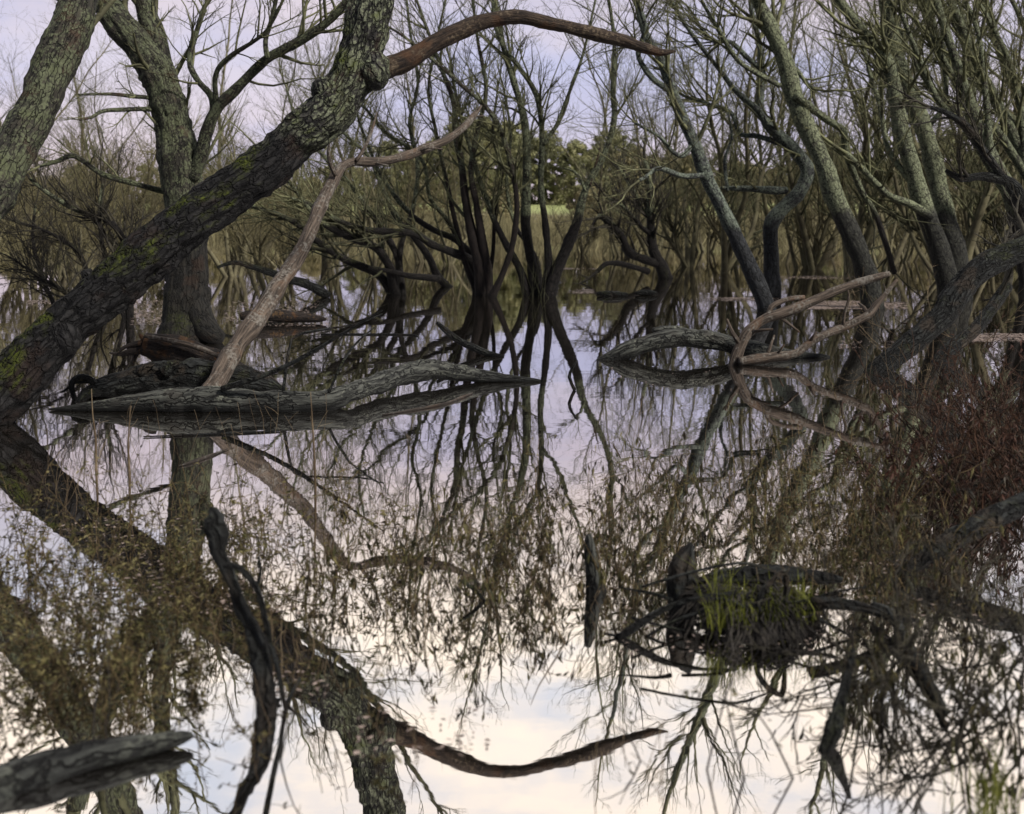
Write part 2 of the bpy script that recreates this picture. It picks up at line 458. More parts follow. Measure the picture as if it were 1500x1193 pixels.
def tree(name, label, cat, stems, mat, twmat='twig', group=None, seed=1, tw_n=12, tw_L=1.1, levels=2, lead=0.0, part='stem', kids=(5, 5, 4), t0=0.3, n=12, zbias=0.15, up=0.05, rough=0.08, zmin=0.5, extra=None):
    """stems: list of dict(pts, D0, D1, sink, lead, mat)"""
    base = None; built = []
    for st in stems:
        P, R = trace(st['p'], st.get('D0'), st.get('D1'), st.get('sink', True), st.get('depths'), st.get('step'))
        built.append((P, R, st))
        if base is None: base = np.array([P[0][0], P[0][1], 0.0])
    root = thing(name, label, cat, base, group)
    tw = Twigs(seed)
    for i, (P, R, st) in enumerate(built):
        mb = MB(); mb.tube(P, R, st.get('n', n), rough, seed + i * 3.7, flute=st.get('flute', 0), ridge=st.get('ridge', 0.05), ring=st.get('ring', .16))
        for lump in st.get('lumps', []): lump(mb)
        mb.build(st.get('name', part), M[st.get('mat', mat)], root, base)
        L = float(np.sum(np.linalg.norm(np.diff(P, axis=0), axis=1)))
        tw.along(P, R, int(1.35 * st.get('tw', tw_n)), st.get('L', tw_L), levels, st.get('t0', t0), 1.0, up, st.get('zmin', zmin), kids, 0.042, zbias)
        ld = st.get('lead', lead)
        if ld: leader(tw, P, R, ld, st.get('ll', 3))
        elif R[-1] > 0.008 and not st.get('broken'): tw.branch(tuple(P[-1]), unit(tuple(P[-1] - P[-2])), 0.8 * tw_L, float(R[-1]) * 0.9, levels, up, 0.14, kids)
    if extra: extra(tw, built)
    if tw.g:
        tw.mesh(MB_ := MB()); MB_.build('crown', M[twmat], root, base)
    return root


S = lambda p, **k: dict(p=p, **k)

# ------------------------------------------------------------------ A: the big leaning willow in front
DA, DA2 = wd(622), 9.9


def lump_at(px, py, D, r, seed):
    def f(mb):
        p, t = at(px, py, D); r3 = r * t / F
        a = np.linspace(0, math.pi, 9)
        P = np.array([p + np.array([.25 * r3 * math.cos(x), 0, -1.1 * r3 * math.cos(x)]) for x in a]); R = r3 * np.maximum(.06, np.sin(a)) * .95
        mb.tube(P, R, 14, 0.2, seed, cap=False, wob=0)
    return f


A_main = S([(-38, 616, 80), (27, 552, 74), (124, 455, 68), (208, 382, 69), (270, 332, 70), (339, 278, 65), (400, 239, 62), (450, 192, 65), (485, 160, 66), (515, 112, 66), (535, 55, 62), (545, 5, 60), (562, -90, 56), (590, -210, 50), (625, -330, 42)],
           D0=DA, D1=9.45, n=80, step=.03, ridge=.26, tw=6, lead=2.2, ll=3, t0=0.75, L=1.2, flute=0.08, name='trunk',
           lumps=[lump_at(475, 135, 8.95, 20, 3), lump_at(548, 104, 9.0, 26, 5), lump_at(96, 494, 8.45, 24, 8)])
A_dead = S([(515, 124, 40), (548, 108, 38), (575, 97, 31), (603, 86, 28), (640, 62, 27), (695, 36, 24), (730, 28, 21), (762, 25, 22), (800, 34, 20), (850, 45, 19), (905, 58, 19), (945, 71, 16), (968, 77, 10), (990, 75, 2)],
           D0=9.02, D1=9.5, sink=False, n=28, step=.04, ridge=.10, tw=0, mat='brownwood', name='dead_limb', broken=True)
A_stub = S([(140, 428, 26), (132, 412, 20), (126, 398, 16)], D0=8.8, D1=8.7, sink=False, n=10, tw=0, name='broken_stub', broken=True)
tree('leaning_willow', 'thick mossy trunk leaning from the lower left corner, with a long bare arching limb', 'tree', [A_main, A_dead, A_stub], 'fore', seed=11, rough=0.10, zmin=2.6)

# B: limb crossing the top left corner
tree('corner_willow', 'thick grey green trunk leaning in from the left edge across the top corner', 'tree',
     [S([(-190, 640, 90), (-110, 480, 74), (-45, 340, 64), (20, 225, 58), (62, 140, 56), (100, 50, 54), (118, -5, 52), (150, -110, 46), (200, -260, 36)], D0=wd(640), D1=10.5, n=56, step=.045, ridge=.14, lead=2.5, tw=10, t0=0.6, L=1.3, flute=0.06, name='trunk')],
     'leftbark', seed=12, zmin=2.5)

# C: lichen covered willow with flared base
C_main = S([(272, 500, 86), (272, 470, 74), (274, 420, 63), (274, 360, 58), (270, 300, 56), (264, 240, 56), (250, 170, 56), (232, 110, 52), (205, 70, 44), (168, 28, 40), (140, -20, 38), (100, -120, 32), (60, -240, 24)],
           n=64, step=.045, ridge=.16, lead=2.4, tw=14, L=1.3, flute=0.10, name='trunk', t0=0.3)
dC = wd(500)
C_r = S([(248, 160, 36), (236, 90, 32), (222, 40, 30), (212, 5, 28), (205, -90, 24), (215, -220, 18)], D0=dC, D1=dC + .8, sink=False, n=14, lead=2.0, tw=10, name='limb')
C_b = S([(280, 262, 22), (292, 235, 20), (302, 195, 19), (319, 158, 17), (346, 131, 16), (389, 88, 14), (436, 62, 14), (487, 26, 12), (540, -40, 10), (590, -130, 8)], D0=dC - .1, D1=dC - 1.0, sink=False, n=12, lead=1.8, tw=16, name='limb')
C_b2 = S([(312, 170, 11), (309, 141, 10), (290, 118, 9), (278, 92, 9), (284, 60, 8), (300, 10, 7)], D0=dC - .3, D1=dC + .2, sink=False, n=9, tw=10, name='limb')
C_b3 = S([(317, 152, 8), (316, 110, 8), (336, 84, 7), (386, 50, 6), (410, 10, 5)], D0=dC - .3, D1=dC - .9, sink=False, n=9, tw=8, name='limb')
C_b4 = S([(392, 86, 9), (389, 60, 8), (400, 20, 7), (415, -60, 6)], D0=dC - .6, D1=dC - .4, sink=False, n=9, tw=8, name='limb')
C_d1 = S([(240, 146, 8), (212, 143, 7), (190, 141, 6), (160, 138, 5), (115, 139, 3)], D0=dC, D1=dC - .7, sink=False, n=7, tw=3, L=.4, name='dead_twig', broken=True)
C_d2 = S([(243, 163, 9), (215, 160, 8), (180, 161, 6), (150, 163, 6), (134, 172, 5), (116, 176, 3)], D0=dC, D1=dC - .8, sink=False, n=7, tw=3, L=.5, name='dead_twig', broken=True)
C_d3 = S([(245, 282, 10), (200, 270, 8), (150, 255, 8), (110, 229, 8), (85, 236, 6), (58, 244, 4)], D0=dC + .2, D1=dC - .5, sink=False, n=8, tw=7, L=.6, name='dead_twig')
C_root = S([(283, 425, 34), (290, 456, 38), (303, 483, 34), (324, 498, 20)], depths=[dC - .05, dC - .1, dC - .2, dC - .25], sink=False, n=12, tw=0, name='root_flare', broken=True)
tree('flared_willow', 'upright lichen covered willow with flaring base standing behind the big leaning trunk', 'tree',
     [C_main, C_r, C_b, C_b2, C_b3, C_b4, C_d1, C_d2, C_d3, C_root], 'leftbark', seed=13, part='limb', kids=(6, 4, 3))

# bush behind the leaning trunk at the left edge
dL = 17.5
tree('dark_bush', 'low dark leafless bush rising behind the leaning trunk at the left edge', 'bush',
     [S([(190, 455, 12), (188, 400, 11), (184, 359, 10), (161, 325, 9), (127, 315, 8), (77, 288, 7), (44, 262, 5)], D0=dL),
      S([(150, 455, 9), (135, 420, 8), (127, 396, 7), (111, 365, 6), (67, 339, 5), (23, 325, 4)], D0=dL),
      S([(180, 455, 9), (165, 410, 8), (150, 360, 7), (146, 310, 6), (150, 270, 4)], D0=dL),
      S([(120, 452, 8), (90, 425, 7), (55, 405, 5), (20, 380, 3)], D0=dL - 1), S([(80, 450, 7), (60, 400, 6), (48, 350, 5), (52, 300, 3)], D0=dL + 1)],
     'stem', 'twigdark', seed=14, tw_n=26, tw_L=1.0, n=7, zmin=0.1, t0=0.15)

# ------------------------------------------------------------------ K, L, M: the multi stemmed willows in the middle
def suckers(tw, built):
    rng = tw.rng
    for P, R, st in built[:5]:
        for _ in range(4):
            tw.branch((P[2][0] + rng.gauss(0, .12), P[2][1] - rng.uniform(.05, .35), -.05), unit((rng.gauss(0, .3), rng.gauss(0, .2), 1)), rng.uniform(.6, 1.5), .007, 0, .0, .06)


dK = wd(432)
tree('sprawling_willow', 'dark willow with low sprawling stems left of the central stems', 'tree',
     thin([S([(577, 432, 26), (552, 401, 18), (502, 379, 16), (461, 351, 14), (430, 325, 12), (395, 310, 10), (355, 300, 7)]),
      S([(580, 432, 26), (569, 388, 20), (548, 362, 18), (511, 347, 16), (474, 328, 13), (448, 300, 10), (420, 262, 8), (385, 225, 6)], D1=dK - 2),
      S([(583, 430, 18), (584, 386, 16), (568, 349, 14), (541, 309, 12), (511, 268, 10), (480, 235, 8), (440, 190, 6), (420, 130, 5)], D0=dK, D1=dK + 1),
      S([(590, 428, 14), (586, 370, 12), (606, 300, 10), (612, 240, 9), (600, 180, 8), (612, 120, 7), (600, 40, 6), (590, -60, 5)], D0=dK, D1=dK + 1, lead=1.5)], .68),
     'stem', seed=21, tw_n=22, tw_L=1.5, t0=0.25)
tree('arching_willow', 'willow bent low to the left with nearly level dark limbs over the water', 'tree',
     thin([S([(655, 420, 20), (641, 405, 17), (628, 377, 15), (608, 349, 14), (581, 319, 12), (561, 278, 10), (540, 230, 8), (500, 190, 7), (470, 130, 5)]),
      S([(700, 425, 26), (692, 385, 22), (660, 369, 19), (635, 359, 17), (601, 342, 15), (544, 338, 13), (500, 325, 11), (455, 300, 8), (425, 290, 6)], D0=dK + .5, D1=dK - 1.5),
      S([(697, 380, 18), (668, 352, 15), (635, 337, 13), (600, 312, 11), (565, 268, 9), (540, 215, 7), (520, 150, 6), (525, 80, 5)], D0=dK + .5, D1=dK + 2, sink=False),
      S([(690, 395, 12), (660, 330, 10), (630, 290, 9), (618, 235, 8), (560, 190, 7), (530, 155, 6), (480, 140, 4)], D0=dK + .8, D1=dK + 1, sink=False),
      S([(645, 409, 15), (600, 404, 13), (572, 398, 11), (540, 392, 8)], D0=dK, D1=dK - .5, sink=False, tw=4, broken=True)], .68),
     'stem', seed=22, tw_n=20, tw_L=1.5, t0=0.25)
tree('ruddy_willow', 'reddish brown willow with close upright stems just left of the central tree', 'tree',
     thin([S([(706, 433, 30), (702, 390, 25), (693, 350, 22), (683, 300, 18), (676, 240, 15), (668, 200, 14), (665, 152, 13), (650, 110, 10), (632, 60, 8), (610, 0, 6)]),
      S([(716, 433, 26), (713, 390, 21), (705, 345, 18), (698, 300, 14), (690, 250, 12), (700, 190, 10), (712, 130, 9), (700, 60, 7), (690, -20, 6), (680, -100, 5)], D0=dK - .2, D1=dK - .6),
      S([(722, 433, 17), (737, 399, 14), (750, 362, 14), (757, 302, 12), (749, 241, 13), (732, 188, 12), (709, 154, 11), (678, 127, 9), (641, 94, 8), (600, 60, 6), (570, 40, 5)], D0=dK - .7, D1=dK - 1),
      S([(699, 430, 16), (680, 380, 13), (668, 330, 11), (655, 270, 9), (640, 200, 8), (628, 130, 7), (640, 60, 6), (655, -10, 5)], D0=dK, D1=dK + .8),
      S([(712, 430, 12), (722, 370, 9), (725, 310, 8), (735, 250, 7), (722, 200, 6), (728, 140, 5)], D0=dK, D1=dK + .5)], .68),
     'redstem', seed=23, tw_n=18, tw_L=1.4, t0=0.3)
dM = wd(434)
tree('central_willow', 'fan of five dark stems rising from one foot in the middle of the water', 'tree',
     thin([S([(772, 434, 20), (762, 396, 17), (738, 352, 15), (722, 318, 13), (705, 272, 11), (690, 220, 9), (672, 160, 8), (660, 90, 6)], D1=dM + .8),
      S([(784, 434, 26), (779, 386, 22), (770, 329, 21), (772, 252, 19), (769, 181, 17), (755, 127, 15), (739, 74, 12), (729, 20, 10), (715, -60, 8), (690, -160, 6)], D1=dM + .3, lead=1.5),
      S([(796, 434, 20), (803, 386, 17), (799, 329, 14), (792, 268, 13), (794, 201, 12), (786, 141, 11), (760, 98, 10), (735, 65, 9), (722, 10, 8), (730, -80, 6)], D0=dM - .2, D1=dM - .8, lead=1.5),
      S([(804, 434, 30), (816, 396, 25), (844, 329, 20), (858, 278, 16), (886, 224, 13), (900, 174, 12), (898, 134, 12), (900, 67, 9), (895, 20, 8), (880, -70, 7), (885, -170, 5)], D0=dM - .3, D1=dM - .5, lead=1.5),
      S([(790, 432, 13), (786, 380, 10), (755, 330, 8), (742, 270, 7), (748, 200, 6), (738, 130, 5)], D0=dM + .3, D1=dM + 1.2),
      S([(797, 212, 8), (803, 200, 9), (817, 181, 9), (837, 127, 8), (854, 80, 6), (868, 20, 5), (880, -40, 4)], D0=dM - .5, D1=dM, sink=False, tw=14),
      S([(858, 282, 7), (850, 262, 7), (838, 250, 5), (820, 246, 3)], D0=dM - .4, sink=False, tw=4, L=.6),
      S([(864, 272, 6), (872, 245, 5), (879, 216, 3)], D0=dM - .4, sink=False, tw=0, mat='brownwood', broken=True)], .68),
     'stem', seed=24, extra=suckers, tw_n=20, tw_L=1.5, t0=0.35)

# N: small tree right of the middle
dN = wd(408)
tree('small_crooked_tree', 'small crooked bare tree leaning left between the central stems and the right willows', 'tree',
     [S([(975, 408, 22), (968, 389, 18), (957, 368, 15), (953, 322, 13), (952, 268, 9), (945, 235, 6)]),
      S([(966, 388, 12), (948, 382, 13), (921, 369, 13), (908, 342, 11), (890, 325, 10), (878, 316, 6), (868, 330, 4)], D0=dN, D1=dN - 1.5, sink=False),
      S([(953, 320, 8), (938, 305, 8), (925, 275, 7), (910, 252, 5), (900, 240, 3)], D0=dN, D1=dN + 1, sink=False),
      S([(958, 345, 8), (942, 335, 6), (915, 305, 5), (890, 290, 4)], D0=dN, D1=dN - 1, sink=False),
      S([(950, 398, 9), (915, 388, 8), (890, 386, 7), (875, 398, 6)], D0=dN - 1, D1=dN - 2, sink=False, tw=3)],
     'stem', 'twigdark', seed=25, tw_n=16, tw_L=1.2, t0=0.1)

# O, P: blue grey leaning trunk and its bent neighbour
dO = wd(456)
tree('leaning_grey_willow', 'blue grey willow trunk leaning left, crossing in front of a bent upright trunk', 'tree',
     [S([(1124, 456, 30), (1116, 430, 26), (1098, 392, 23), (1079, 350, 22), (1056, 302, 21), (1033, 255, 20), (1019, 215, 19), (999, 171, 17), (982, 127, 15), (968, 87, 13), (948, 55, 11), (935, 10, 10), (925, -80, 8), (905, -180, 6)], lead=1.6, n=16),
      S([(984, 135, 9), (955, 114, 9), (935, 80, 8), (945, 40, 7), (925, -20, 6)], D0=dO, D1=dO - .5, sink=False, tw=10),
      S([(1015, 210, 7), (1000, 228, 7), (985, 222, 6), (965, 200, 5), (930, 180, 3)], D0=dO, D1=dO - .8, sink=False, tw=9),
      S([(1030, 257, 8), (1000, 258, 8), (965, 247, 7), (948, 258, 6), (936, 265, 4)], D0=dO - .1, D1=dO - 1, sink=False, tw=8)],
     'greybark', seed=31, tw_n=20, tw_L=1.5, t0=0.4)
dP = wd(436)
tree('bent_willow', 'upright willow trunk with a sharp elbow to the right, next to the leaning grey trunk', 'tree',
     [S([(1131, 436, 26), (1130, 399, 23), (1129, 350, 22), (1131, 325, 23), (1148, 303, 22), (1168, 285, 21), (1181, 262, 20), (1182, 245, 20), (1170, 228, 19), (1153, 208, 17), (1130, 190, 15), (1119, 172, 14), (1113, 150, 12), (1116, 114, 10), (1112, 60, 8), (1100, 10, 7), (1095, -80, 5)], lead=1.3, n=16),
      S([(1150, 205, 10), (1122, 180, 9), (1109, 161, 9), (1079, 134, 8), (1052, 100, 7), (1012, 48, 6), (985, 5, 5), (950, -60, 4)], D0=dP, D1=dP - 1.5, sink=False),
      S([(1148, 212, 9), (1110, 200, 8), (1085, 196, 7), (1070, 165, 7), (1035, 152, 6), (1000, 140, 4)], D0=dP, D1=dP + 1, sink=False),
      S([(1118, 105, 8), (1095, 85, 8), (1070, 62, 7), (1040, 58, 5), (1015, 20, 4)], D0=dP, D1=dP - .6, sink=False),
      S([(1152, 279, 11), (1128, 279, 11), (1100, 277, 9), (1072, 276, 7), (1056, 275, 4)], D0=dP, D1=dP - .4, sink=False, tw=3, L=.5, broken=True),
      S([(1066, 280, 5), (1062, 235, 5), (1072, 200, 4), (1066, 165, 3)], D0=dP - .4, D1=dP, sink=False, tw=8, L=.7)],
     'greybark', seed=32, tw_n=18, tw_L=1.4, t0=0.4)

# Q, R: lichen covered trunks on the right
dQ = wd(452)
tree('lichen_willow', 'pale lichen covered trunk leaning left with a dark flood stained foot, beside the bent trunk', 'tree',
     [S([(1277, 452, 34), (1270, 405, 30), (1254, 362, 29), (1238, 325, 28), (1221, 285, 28), (1205, 235, 27), (1181, 188, 26), (1163, 141, 25), (1153, 97, 24), (1134, 54, 22), (1114, 10, 20), (1085, -70, 17), (1040, -190, 13), (1005, -290, 9)], lead=2.0, n=40, ridge=.10),
      S([(1166, 140, 12), (1180, 152, 11), (1205, 172, 11), (1235, 192, 11), (1240, 225, 10), (1262, 280, 9), (1285, 320, 8), (1310, 400, 8)], D0=dQ - .2, D1=dQ + 1.5, sink=False, tw=5, mat='stem', broken=True),
      S([(1142, 126, 8), (1110, 108, 8), (1080, 88, 7), (1050, 40, 6), (1030, 5, 5)], D0=dQ - .1, D1=dQ - .8, sink=False, tw=12),
      S([(1166, 100, 7), (1180, 120, 6), (1190, 130, 5)], D0=dQ, sink=False, tw=6, L=.8)],
     'lichen', seed=33, tw_n=18, tw_L=1.6, t0=0.45)
dR = wd(446)
tree('forked_lichen_willow', 'pale lichen trunk at right that throws a dark limb to the upper left', 'tree',
     [S([(1392, 446, 36), (1385, 400, 31), (1376, 365, 28), (1362, 330, 27), (1349, 290, 26), (1335, 241, 25), (1319, 188, 24), (1312, 141, 22), (1305, 105, 20), (1298, 84, 17), (1268, 50, 15), (1236, 10, 13), (1195, -60, 11), (1150, -160, 8)], lead=1.8, n=18),
      S([(1338, 270, 9), (1320, 248, 9), (1300, 215, 8), (1290, 160, 7), (1275, 110, 6), (1262, 60, 5)], D0=dR, D1=dR + 1, sink=False),
      S([(1365, 318, 13), (1335, 300, 12), (1300, 285, 10), (1270, 255, 9), (1240, 225, 7)], D0=dR - .2, D1=dR - .8, sink=False, tw=6)],
     'lichen', seed=34, tw_n=16, tw_L=1.6, t0=0.45)
tree('tall_lichen_willow', 'pale lichen trunk on the far right running straight up past its forked neighbour', 'tree',
     [S([(1405, 440, 36), (1401, 376, 31), (1388, 329, 29), (1379, 290, 28), (1371, 250, 27), (1356, 201, 26), (1335, 141, 25), (1316, 94, 24), (1308, 54, 23), (1298, 5, 21), (1280, -80, 18), (1265, -190, 14), (1240, -300, 10)], D0=dR + 1.2, D1=dR + 1.6, lead=2.0, n=18),
      S([(1352, 190, 10), (1380, 160, 9), (1385, 110, 8), (1370, 60, 7), (1350, 0, 6)], D0=dR + 1.4, D1=dR + 2, sink=False)],
     'lichen', seed=35, tw_n=18, tw_L=1.6, t0=0.45)
# far right: several stems all leaning up and to the left
dT = 21.0
lean = [(1520, 430, 24, 1440, 200, 1390, 60, 1350, -60), (1560, 420, 26, 1490, 210, 1430, 90, 1375, -40), (1500, 400, 16, 1420, 170, 1370, 40, 1345, -40), (1600, 410, 26, 1520, 200, 1460, 60, 1430, -40)]
names = ['thin dark stem with dense side twigs leaning left beside the tall lichen trunk', 'dark trunk leaning up and left from the right edge under dense twigs',
         'thin pale stem leaning left, nearest the tall lichen trunk', 'blurred grey trunk at the top right corner of the scene']
for i, (x0, y0, w, x1, y1, x2, y2, x3, y3) in enumerate(lean):
    d = dT + i * 1.3
    tree('slanting_willow', names[i], 'tree',
         [S([(x0, 320 + 1.5 * F / d, w * 1.1), (x0, y0, w), ((x0 + x1) / 2 + 14, (y0 + y1) / 2, w * .9), (x1, y1, w * .72), (x2, y2, w * .52), (x3, y3, w * .4), (x3 - 60, y3 - 130, w * .25)], D0=d, D1=d + .6, lead=1.5),
          S([((x0 + x1) / 2 + 12, (y0 + y1) / 2, w * .5), (x1 - 25, y1 - 12, w * .45), (x1 - 70, y1 - 60, w * .38), (x2 - 70, y2 - 40, w * .25)], D0=d, D1=d - .8, sink=False),
          S([(x1 + 12, y1 + 40, w * .45), (x1 + 5, y1 - 50, w * .38), (x2 + 40, y2 - 20, w * .3), (x3 + 30, y3, w * .2)], D0=d, D1=d + .8, sink=False)],
         'stem', seed=40 + i, tw_n=14, tw_L=1.9, t0=0.3, group='slanting willows at the right edge')
tree('broken_limb_snag', 'dark broken snag with a level limb reaching in from the right edge', 'tree',
     [S([(1520, 470, 24), (1510, 380, 22), (1495, 300, 20), (1480, 268, 16), (1440, 258, 13), (1408, 262, 11), (1386, 250, 6)], D0=15.5, D1=14.8, tw=4, L=.6, broken=True),
      S([(1492, 295, 14), (1470, 262, 12), (1440, 220, 12), (1415, 185, 10), (1385, 165, 8), (1362, 157, 5)], D0=15.1, D1=14.5, sink=False, tw=8)],
     'darklog', 'twigdark', seed=46, tw_L=1.0)
# S: heavy dark trunk lying out over the water at right
tree('bowed_trunk', 'heavy dark trunk bowed low over the water at the right edge', 'tree',
     [S([(1292, 540, 30), (1335, 503, 34), (1379, 465, 36), (1404, 430, 37), (1433, 398, 36), (1478, 372, 34), (1530, 350, 36), (1600, 300, 30)], D0=wd(545), D1=12.4, n=56, step=.045, ridge=.16, tw=5, L=.9, name='trunk', t0=.5),
      S([(1379, 525, 20), (1400, 505, 21), (1423, 488, 20), (1450, 455, 18), (1475, 420, 18)], D0=wd(530), D1=12.9, n=14, tw=4, L=.8, name='limb')],
     'darklog', 'twigdark', seed=51)
# ------------------------------------------------------------------ driftwood and logs
def log(name, label, cat, limbs, mat, seed=1, group=None, rough=0.09):
    built = [(trace(l['p'], l.get('D0'), l.get('D1'), l.get('sink', False), l.get('depths'), l.get('step')), l) for l in limbs]
    c = built[0][0][0]; base = np.array([c[len(c) // 2][0], c[len(c) // 2][1], 0.0])
    if len(built) == 1 and not limbs[0].get('force'):
        mb = MB(); P, R = built[0][0]; mb.tube(P, R, limbs[0].get('n', 16), rough, seed, flute=limbs[0].get('flute', .05), ridge=limbs[0].get('ridge', .12), ring=.2)
        return tag(mb.build(name, M[limbs[0].get('mat', mat)], None, base), label, cat, group)
    root = thing(name, label, cat, base, group)
    for i, ((P, R), l) in enumerate(built):
        mb = MB(); mb.tube(P, R, l.get('n', 14), rough, seed + i * 2.3, flute=l.get('flute', .05), ridge=l.get('ridge', .12), ring=l.get('ring', .2))
        mb.build(l.get('name', 'limb'), M[l.get('mat', mat)], root, base)
        rs = random.Random(seed * 31 + i)
        for _ in range(l.get('stubs', 0)):
            k = rs.randint(len(P) // 6, len(P) - 4); q = P[k]; d = np.array(side_dir(rs, unit(tuple(P[k + 1] - P[k])), rs.uniform(.7, 1.2)))
            ln = R[k] * rs.uniform(2.0, 6.0); r0 = R[k] * rs.uniform(.25, .5)
            d2 = d + np.array([rs.gauss(0, .3), rs.gauss(0, .3), rs.gauss(0, .3)])
            sb = MB(); sb.tube(np.array([q, q + d * ln * .5, q + d * ln * .5 + d2 * ln * .4]), np.array([r0 * 1.3, r0, r0 * .6]), 7, .12, rs.random() * 9)
            sb.build('stub', M[l.get('mat', mat)], root, base)
    return root


dE = wd(602)
log('forked_driftwood', 'long grey driftwood log in the water with a bare branch standing up from it', 'log',
    [S([(72, 600, 3), (110, 598, 10), (150, 595, 19), (200, 591, 28), (260, 587, 35), (320, 586, 40), (380, 589, 34), (440, 590, 32), (480, 587, 31), (510, 577, 28), (545, 565, 29), (590, 549, 31), (630, 541, 28), (668, 546, 23), (705, 551, 18), (750, 555, 11), (792, 558, 3)],
       depths=[dE, dE, dE, dE, dE, dE, dE, dE, dE + .05, dE + .22, dE + .62, dE + 1.1, dE + 1.38, dE + 1.5, dE + 1.58, dE + 1.62, dE + 1.62], n=48, step=.03, ridge=.10, name='trunk'),
     S([(300, 584, 32), (319, 558, 29), (345, 510, 25), (372, 475, 24), (395, 440, 25), (420, 402, 25), (445, 360, 22), (468, 305, 19), (486, 268, 17), (500, 245, 15), (518, 237, 14), (545, 237, 13), (575, 233, 13), (610, 223, 13), (650, 207, 13), (678, 188, 11), (694, 170, 8), (705, 155, 3)], D0=dE, D1=dE + 4.0, mat='pale', n=24, step=.04, ridge=.12, ring=.3, stubs=5, name='standing_branch'),
     S([(492, 258, 8), (484, 240, 7), (481, 222, 5), (483, 208, 2)], D0=dE + 2.3, D1=dE + 2.2, mat='pale', n=8, name='side_twig'),
     S([(522, 236, 6), (535, 215, 5), (545, 190, 4), (552, 165, 2)], D0=dE + 2.6, D1=dE + 2.8, mat='pale', n=7, name='side_twig'),
     S([(415, 574, 5), (424, 510, 4), (440, 490, 4), (520, 475, 3), (560, 460, 2)], D0=dE, D1=dE + .6, mat='darklog', n=6, name='side_twig'),
     S([(325, 570, 9), (400, 545, 7), (450, 520, 6), (500, 490, 4), (560, 455, 2)], D0=dE - .1, D1=dE - .5, mat='darklog', n=7, name='side_twig'),
     S([(482, 575, 4), (500, 535, 4), (520, 505, 3), (548, 480, 2)], D0=dE, D1=dE + .3, mat='darklog', n=6, name='side_twig')], 'log', 61)
dF = wd(596)
dF += .45
log('sunken_log', 'dark furrowed log lying behind the grey driftwood, curled roots at its left end', 'log',
    [S([(118, 585, 12), (140, 572, 26), (170, 564, 38), (205, 559, 44), (255, 556, 46), (305, 553, 44), (350, 558, 38), (390, 566, 26), (415, 574, 10)], D0=dF, D1=dF + .3, n=48, step=.03, ridge=.25, name='trunk', flute=.2),
     S([(140, 562, 13), (128, 553, 11), (114, 553, 10), (105, 562, 9), (107, 578, 8), (113, 592, 8)], D0=dF, D1=dF - .1, n=9, name='root'),
     S([(150, 574, 14), (130, 577, 13), (118, 586, 11), (108, 598, 8)], D0=dF, D1=dF - .2, n=9, name='root'),
     S([(135, 560, 6), (112, 560, 5), (98, 570, 4), (90, 575, 2)], D0=dF, D1=dF - .1, n=7, name='root'),
     S([(205, 548, 18), (214, 538, 13), (226, 533, 5)], D0=dF, n=12, name='knob'), S([(240, 546, 20), (250, 535, 14), (262, 531, 6)], D0=dF, n=12, name='knob')], 'darklog', 63, rough=.14)
dG = wd(545)
log('rotten_trunk', 'broken rotten trunk with splintered end and brown decay, just behind the furrowed log', 'log',
    [S([(345, 545, 30), (310, 531, 40), (275, 519, 43), (240, 511, 42), (218, 506, 36), (208, 504, 27)], D0=dG, D1=dG - .2, n=18, flute=.35, name='trunk', sink=True),
     S([(214, 512, 16), (192, 515, 10), (176, 519, 6), (160, 517, 2)], D0=dG - .2, D1=dG - .3, n=8, name='splinter'),
     S([(208, 503, 12), (190, 506, 7), (178, 512, 5), (172, 520, 2)], D0=dG - .2, D1=dG - .3, n=8, name='splinter'),
     S([(212, 500, 10), (206, 492, 6), (204, 489, 2)], D0=dG - .2, n=7, name='splinter'),
     S([(200, 518, 8), (196, 528, 5), (194, 538, 2)], D0=dG - .2, n=7, name='splinter'),
     S([(212, 492, 7), (245, 498, 8), (285, 508, 8), (325, 524, 7)], D0=dG - .35, D1=dG - .3, n=8, name='bark_edge', mat='pale')], 'rotten', 65, rough=.2)
log('mossy_root_log', 'short dark log humped beside the foot of the standing bare branch', 'log',
    [S([(345, 566, 14), (365, 556, 24), (390, 556, 22), (410, 568, 8)], D0=wd(572) , n=14)], 'darklog', 66)
log('sodden_bark_log', 'half sunk pale bark log right of the flared willow base', 'log',
    [S([(352, 464, 10), (385, 462, 20), (420, 464, 19), (455, 466, 14), (478, 468, 4)], D0=wd(474), n=14, mat='rotten')], 'rotten', 67)
log('dipping_limb', 'dark limb dipping into the water left of the sprawling willow', 'branch',
    [S([(482, 434, 10), (470, 427, 14), (448, 416, 13), (419, 408, 12), (385, 396, 9), (345, 385, 7), (318, 392, 4)], D0=wd(436), D1=wd(436) - .8, n=10)], 'darklog', 68)
log('short_snag', 'short dark snag poking from the water between the driftwood and the central stems', 'branch',
    [S([(738, 522, 3), (715, 518, 8), (692, 509, 11), (668, 497, 10), (650, 482, 8), (640, 473, 5)], D0=wd(523), D1=wd(523) + .4, n=10)], 'darklog', 69)
dU = wd(527)
log('arched_log', 'grey furrowed log arching just clear of the water with a gap beneath', 'log',
    [S([(872, 530, 4), (895, 523, 18), (925, 511, 24), (960, 501, 25), (1000, 495, 24), (1045, 499, 25), (1085, 509, 26), (1130, 518, 22), (1175, 522, 14), (1215, 524, 6)], D0=dU, D1=dU + .2, n=44, step=.04, ridge=.12, name='trunk'),
     S([(957, 484, 8), (972, 482, 10), (990, 482, 10), (1004, 484, 7)], D0=dU + .6, D1=dU + .8, n=10, name='stub')], 'log', 71)
dTt = wd(535)
